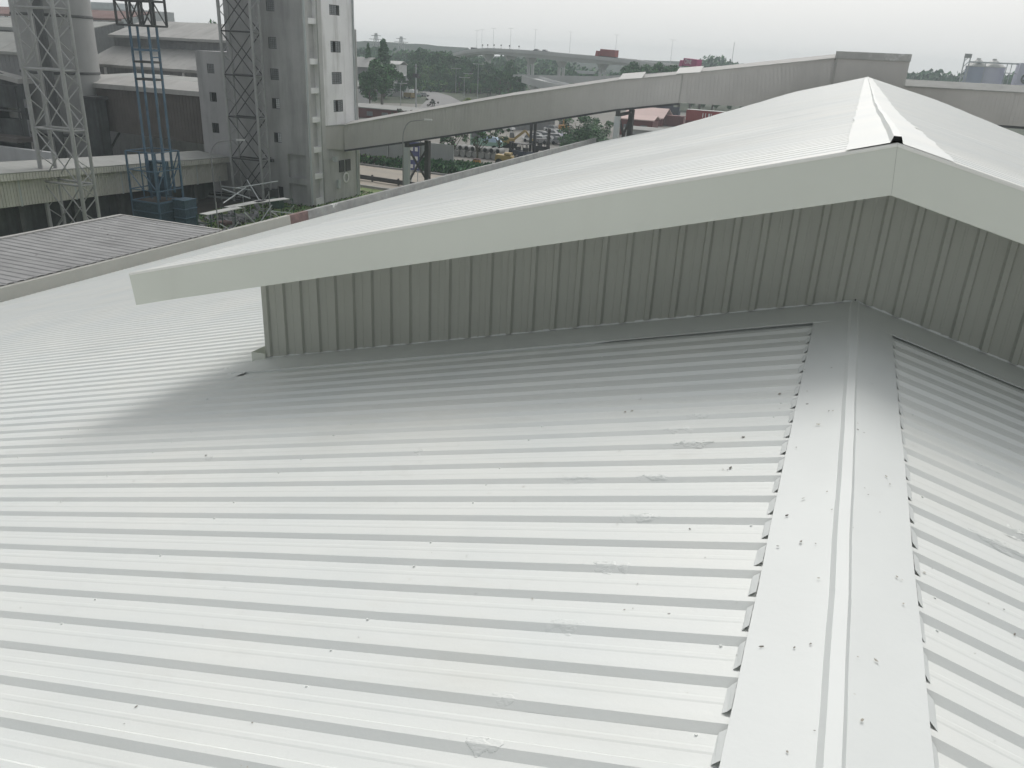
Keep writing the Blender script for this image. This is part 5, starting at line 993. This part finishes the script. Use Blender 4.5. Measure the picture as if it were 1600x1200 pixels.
# ------------------------------------------------------------------ machinery yard glimpsed between gallery and eave
def forklift(label, base, yaw, m, mast=3.6, s2_=1.0):
    t = thing('forklift', label, 'forklift', base, yaw); t.scale = (s2_,)*3
    MB().hexa([(-1.5, -.65, .35), (1.2, -.65, .35), (1.2, .65, .35), (-1.5, .65, .35), (-1.4, -.62, 1.2), (1.0, -.62, 1.05), (1.0, .62, 1.05), (-1.4, .62, 1.2)]).build('body', m, t, local=True)
    for xx in (-.9, .9):
        for yy in (-.6, .6): MB().bar((xx*.95, yy, 1.05), (xx*.8, yy*.95, 2.25), .09).build('cab_post', M['black'], t, local=True)
    MB().box(-.95, .85, -.68, .68, 2.25, 2.36).build('cab_roof', M['black'], t, local=True)
    MB().box(-.5, .1, -.35, .35, 1.05, 1.7).build('seat', M['black'], t, local=True)
    for yy in (-.42, .42): MB().box(1.22, 1.46, yy-.2, yy+.2, .1, mast).build('mast_rail', M['black'], t, local=True)
    MB().box(1.27, 1.40, -.5, .5, mast-.2, mast).build('mast_head', M['black'], t, local=True)
    for yy in (-.35, .35): MB().box(1.45, 2.7, yy-.07, yy+.07, .1, .17).build('fork', M['black'], t, local=True)
    MB().box(1.43, 1.52, -.6, .6, .2, 1.0).build('carriage', M['black'], t, local=True)
    for xx in (-1.0, .9):
        for yy in (-.62, .62): MB().tube([(xx, yy-.13, .4), (xx, yy+.13, .4)], .4, 12).build('wheel', M['tyre'], t, local=True)
    return t
Y1 = (-51.114, 131.95, -15.0); Y2 = (-52.523, 142.919, -15.0); Y3 = (-53.678, 134.208, -15.0)
forklift('tall black masted forklift at the roof edge left of the bush', Y1, 1.2, M['navy'], 6.2, 1.05)
forklift('dark forklift further right with a shorter mast', Y2, .6, M['black'], 4.2, 1.0)
forklift('dark blue forklift with open cab left of the tall masted one', Y3, 2.9, M['navy'], 2.5, .95)
def digger(label, base, yaw, m, nm='excavator'):
    t = thing(nm, label, 'excavator', base, yaw)
    for yy in (-.9, .9): MB().hexa([(-1.4, yy-.25, 0), (1.4, yy-.25, 0), (1.4, yy+.25, 0), (-1.4, yy+.25, 0), (-1.7, yy-.25, .7), (1.7, yy-.25, .7), (1.7, yy+.25, .7), (-1.7, yy+.25, .7)]).build('track', M['tyre'], t, local=True)
    MB().box(-1.8, 1.0, -1.1, 1.1, .8, 1.7).build('house', m, t, local=True)
    MB().hexa([(.0, .2, 1.7), (1.0, .2, 1.7), (1.0, 1.05, 1.7), (.0, 1.05, 1.7), (.05, .25, 2.7), (.8, .25, 2.7), (.8, 1.0, 2.7), (.05, 1.0, 2.7)]).build('cab', M['glass'], t, local=True)
    b = MB(); b.bar((.9, -.3, 1.5), (3.0, -.3, 3.2), .35, .45); b.build('boom', m, t, local=True)
    MB().bar((3.0, -.3, 3.2), (4.6, -.3, 1.4), .28, .35).build('stick', m, t, local=True)
    MB().hexa([(4.3, -.8, .7), (4.9, -.8, .6), (4.9, .2, .6), (4.3, .2, .7), (4.2, -.8, 1.5), (4.8, -.8, 1.4), (4.8, .2, 1.4), (4.2, .2, 1.5)]).build('bucket', M['darksteel'], t, local=True)
    return t
digger('yellow excavator between the thin trees and the forklifts', (-60.262, 146.268, -15.0), .3, M['yellow'])
digger('orange-yellow machine far right among the parked vehicles', (-62.69, 185.068, -15.0), 2.0, M['orange'])
yl = thing('wheel_loader', 'yellow wheel loader cut by the roof edge', 'loader', (-50.064, 121.209, -15.0), .1); yl.scale = (.8, .8, .8)
MB().hexa([(-2.4, -1, .9), (1.2, -1, .9), (1.2, 1, .9), (-2.4, 1, .9), (-2.3, -.95, 2.1), (1.0, -.95, 1.9), (1.0, .95, 1.9), (-2.3, .95, 2.1)]).build('body', M['yellow'], yl, local=True)
MB().box(-.6, .7, -.8, .8, 2.1, 2.5).build('hood', M['yellow'], yl, local=True)
MB().hexa([(2.2, -1.2, .3), (3.2, -1.2, .2), (3.2, 1.2, .2), (2.2, 1.2, .3), (2.0, -1.2, 1.4), (2.6, -1.2, 1.4), (2.6, 1.2, 1.4), (2.0, 1.2, 1.4)]).build('bucket', M['darksteel'], yl, local=True)
MB().bar((.8, 0, 1.4), (2.3, 0, .9), .5, .3).build('arm', M['yellow'], yl, local=True)
for xx in (-1.5, .7):
    for yy in (-1.05, 1.05): MB().tube([(xx, yy-.25, .7), (xx, yy+.25, .7)], .7, 12).build('wheel', M['tyre'], yl, local=True)
gv = thing('covered_truck', 'pale green truck with a pale blue tarpaulin behind the thin tree', 'truck', (-61.99, 138.848, -15.0), .1)
MB().box(-2.4, -.3, -1.1, 1.1, .8, 3.2).build('cab', M['teal'], gv, local=True); MB().box(-.2, 3.2, -1.1, 1.1, .8, 1.5).build('bed', M['teal'], gv, local=True); MB().hexa([(-.1, -1, 1.5), (3.1, -1, 1.5), (3.1, 1, 1.5), (-.1, 1, 1.5), (.4, -.7, 2.4), (2.4, -.7, 2.3), (2.4, .7, 2.3), (.4, .7, 2.4)]).build('tarpaulin', M['skyblue'], gv, local=True); MB().box(-2.2, -.5, -1.15, -1.101, 2.1, 2.9).build('side_window', M['glass'], gv, local=True)
for xx in (-1.5, 2.2):
    for yy in (-1, 1): MB().tube([(xx, yy-.2, .5), (xx, yy+.2, .5)], .5, 10).build('wheel', M['tyre'], gv, local=True)
cpx = thing('concrete_pipe_row', 'row of pale concrete drain pipes lying behind the dark ground cover', 'pipes', (-59.11, 126.651, -15.0))
q = cpx.location
for k_ in range(11): MB().tube([(q.x-6+1.15*k_, q.y-.2, GZ+.5), (q.x-6+1.15*k_, q.y+2.2, GZ+.5)], .5, 12).build('pipe', M['kerb'], cpx)
for k_ in range(10): MB().tube([(q.x-5.4+1.15*k_, q.y, GZ+1.38), (q.x-5.4+1.15*k_, q.y+2.2, GZ+1.38)], .45, 12).build('pipe', M['kerb'], cpx)
for k_ in range(10): MB().tube([(q.x-5.4+1.15*k_, q.y-.05, GZ+1.38), (q.x-5.4+1.15*k_, q.y+.02, GZ+1.38)], .34, 10).build('pipe_mouth', M['dark'], cpx)
VH = [(-60.266, 158.826, -15.0), (-60.863, 163.358, -15.0), (-61.49, 168.123, -15.0), (-59.704, 166.419, -15.0), (-60.802, 172.706, -15.0), (-60.446, 175.072, -15.0), (-57.99, 157.938, -15.0), (-56.802, 159.201, -15.0), (-57.346, 165.423, -15.0), (-65.028, 184.534, -15.0), (-74.256, 178.008, -15.0), (-54.172, 158.732, -15.0)]
VM = ('white', 'grey', 'white', 'black', 'lilac', 'white', 'grey', 'lilac', 'black', 'white', 'white', 'grey')
VLB = ('white car at the near left of the crowded vehicle park', 'grey car second from left in the vehicle park', 'white car in the middle row of the vehicle park', 'black car behind the taller forklift', 'lilac-grey car in the upper row of the vehicle park', 'white car at the right end of the upper row', 'grey car nearest the taller forklift', 'lilac-grey car in the lower row', 'black car beside the round bush', 'white van furthest back in front of the pale wall', 'white car alone on the far yard road', 'grey car half hidden by the bush')
for q, m, lab in zip(VH, VM, VLB): small_car('car', lab, 'car', q, random.uniform(-.3, .3), M[m], 'cars in the vehicle park')
pwl = thing('yard_wall', 'grey panelled yard wall right under the gallery', 'wall', (-70.558, 184.778, -15.0))
wa, wb2 = Vector((-74.358, 180.17, -15.0)), Vector((-67.13, 191.334, -15.0))
for i in range(9): MB().bar(wa.lerp(wb2, i/9+.004)+V(0, 0, 2.2), wa.lerp(wb2, (i+1)/9-.004)+V(0, 0, 2.2), .25, 4.4).build('wall_panel', M['warewall'], pwl)
ob = thing('orange_box', 'small orange cabinet standing in the dark ground cover', 'cabinet', (-52.611, 115.087, -15.0)); q = ob.location
MB().box(q.x-.5, q.x+.5, q.y-.3, q.y+.3, GZ, GZ+1.3).build('cabinet_body', M['orange'], ob); MB().box(q.x-.55, q.x+.55, q.y-.35, q.y+.35, GZ+1.3, GZ+1.42).build('lid', M['rust'], ob)

# ------------------------------------------------------------------ distant silo works at the right edge
fs = thing('silo_works', 'distant pair of pale lilac silos with an elevator tower on the right skyline', 'silos', (50, 446, GZ))
for cx, m, r_ in ((46.6, 'lilac2', 4.6), (53.2, 'lilac', 5.2)):
    MB().lathe([(r_, 0), (r_, 20.3)], (cx, 446+r_, GZ), 28).build('silo_shell', M[m], fs, smooth=True)
    MB().lathe([(r_+.3, -.2), (r_+.2, .1), (.9, 3.0), (.9, 3.5), (0, 3.6)], (cx, 446+r_, GZ+20.5), 28).build('silo_roof', M['lightpanel'], fs)
ex = 41.6
for xx in (ex-1.1, ex+1.1):
    for yy in (446, 448): MB().bar((xx, yy, GZ), (xx, yy, 10.4), .3).build('tower_leg', M['palesteel'], fs)
for k_ in range(10):
    for yy in (446, 448): MB().bar((ex-1.1, yy, GZ+2.5*k_), (ex+1.1, yy, GZ+2.5*k_+2.5), .18).build('tower_brace', M['palesteel'], fs)
MB().box(ex-1.4, ex+1.4, 445.8, 448.2, 8.8, 10.6).build('tower_head', M['fibre'], fs)
MB().box(ex+1.2, 66, 446.6, 447.6, 6.9, 7.5).build('catwalk', M['palesteel'], fs)
for xx in (49.5, 58.2, 60): MB().bar((xx, 447, GZ), (xx, 447, 6.9), .3).build('catwalk_leg', M['palesteel'], fs)
MB().box(57.5, 64, 446.6, 447.4, 3.0, 3.4).build('catwalk', M['palesteel'], fs)
bb = thing('billboard_building', 'pale blue building with a dark round emblem at the right picture edge', 'building', (70, 442, GZ))
MB().hexa([(61.6, 441, GZ), (84, 441, GZ), (84, 452, GZ), (61.6, 452, GZ), (62.6, 441, 7.6), (84, 441, 7.6), (84, 452, 7.6), (62.6, 452, 7.6)]).build('wall', M['lilac'], bb)
b = MB(); b.lathe([(2.2, 0), (2.2, .3), (1.4, .3), (1.4, 0)], (0, 0, 0), 20); b.v = [(66.2+x, 440.9-z, 1.2+y) for x, y, z in b.v]; b.build('emblem', M['silodark'], bb)
MB().box(65, 67.4, 440.7, 440.9, .2, .8).build('emblem', M['silodark'], bb)

# ------------------------------------------------------------------ haze
hz_ = MB().box(-1010, 710, -130, 1010, GZ-1.6, 14.5).build('haze', None if False else M['roof'])
hz_.data.materials.clear(); hm_ = bpy.data.materials.new('pale_haze'); hm_.use_nodes = True; n_ = hm_.node_tree.nodes
for q in list(n_):
    if q.type != 'OUTPUT_MATERIAL': n_.remove(q)
pv = n_.new('ShaderNodeVolumePrincipled'); pv.inputs['Color'].default_value = (.86, .95, 1, 1); pv.inputs['Density'].default_value = .0005; pv.inputs['Anisotropy'].default_value = 0.0
hm_.node_tree.links.new(pv.outputs[0], [q for q in n_ if q.type == 'OUTPUT_MATERIAL'][0].inputs['Volume'])
hz_.data.materials.append(hm_); hz_['kind'] = 'stuff'
bpy.context.view_layer.update()
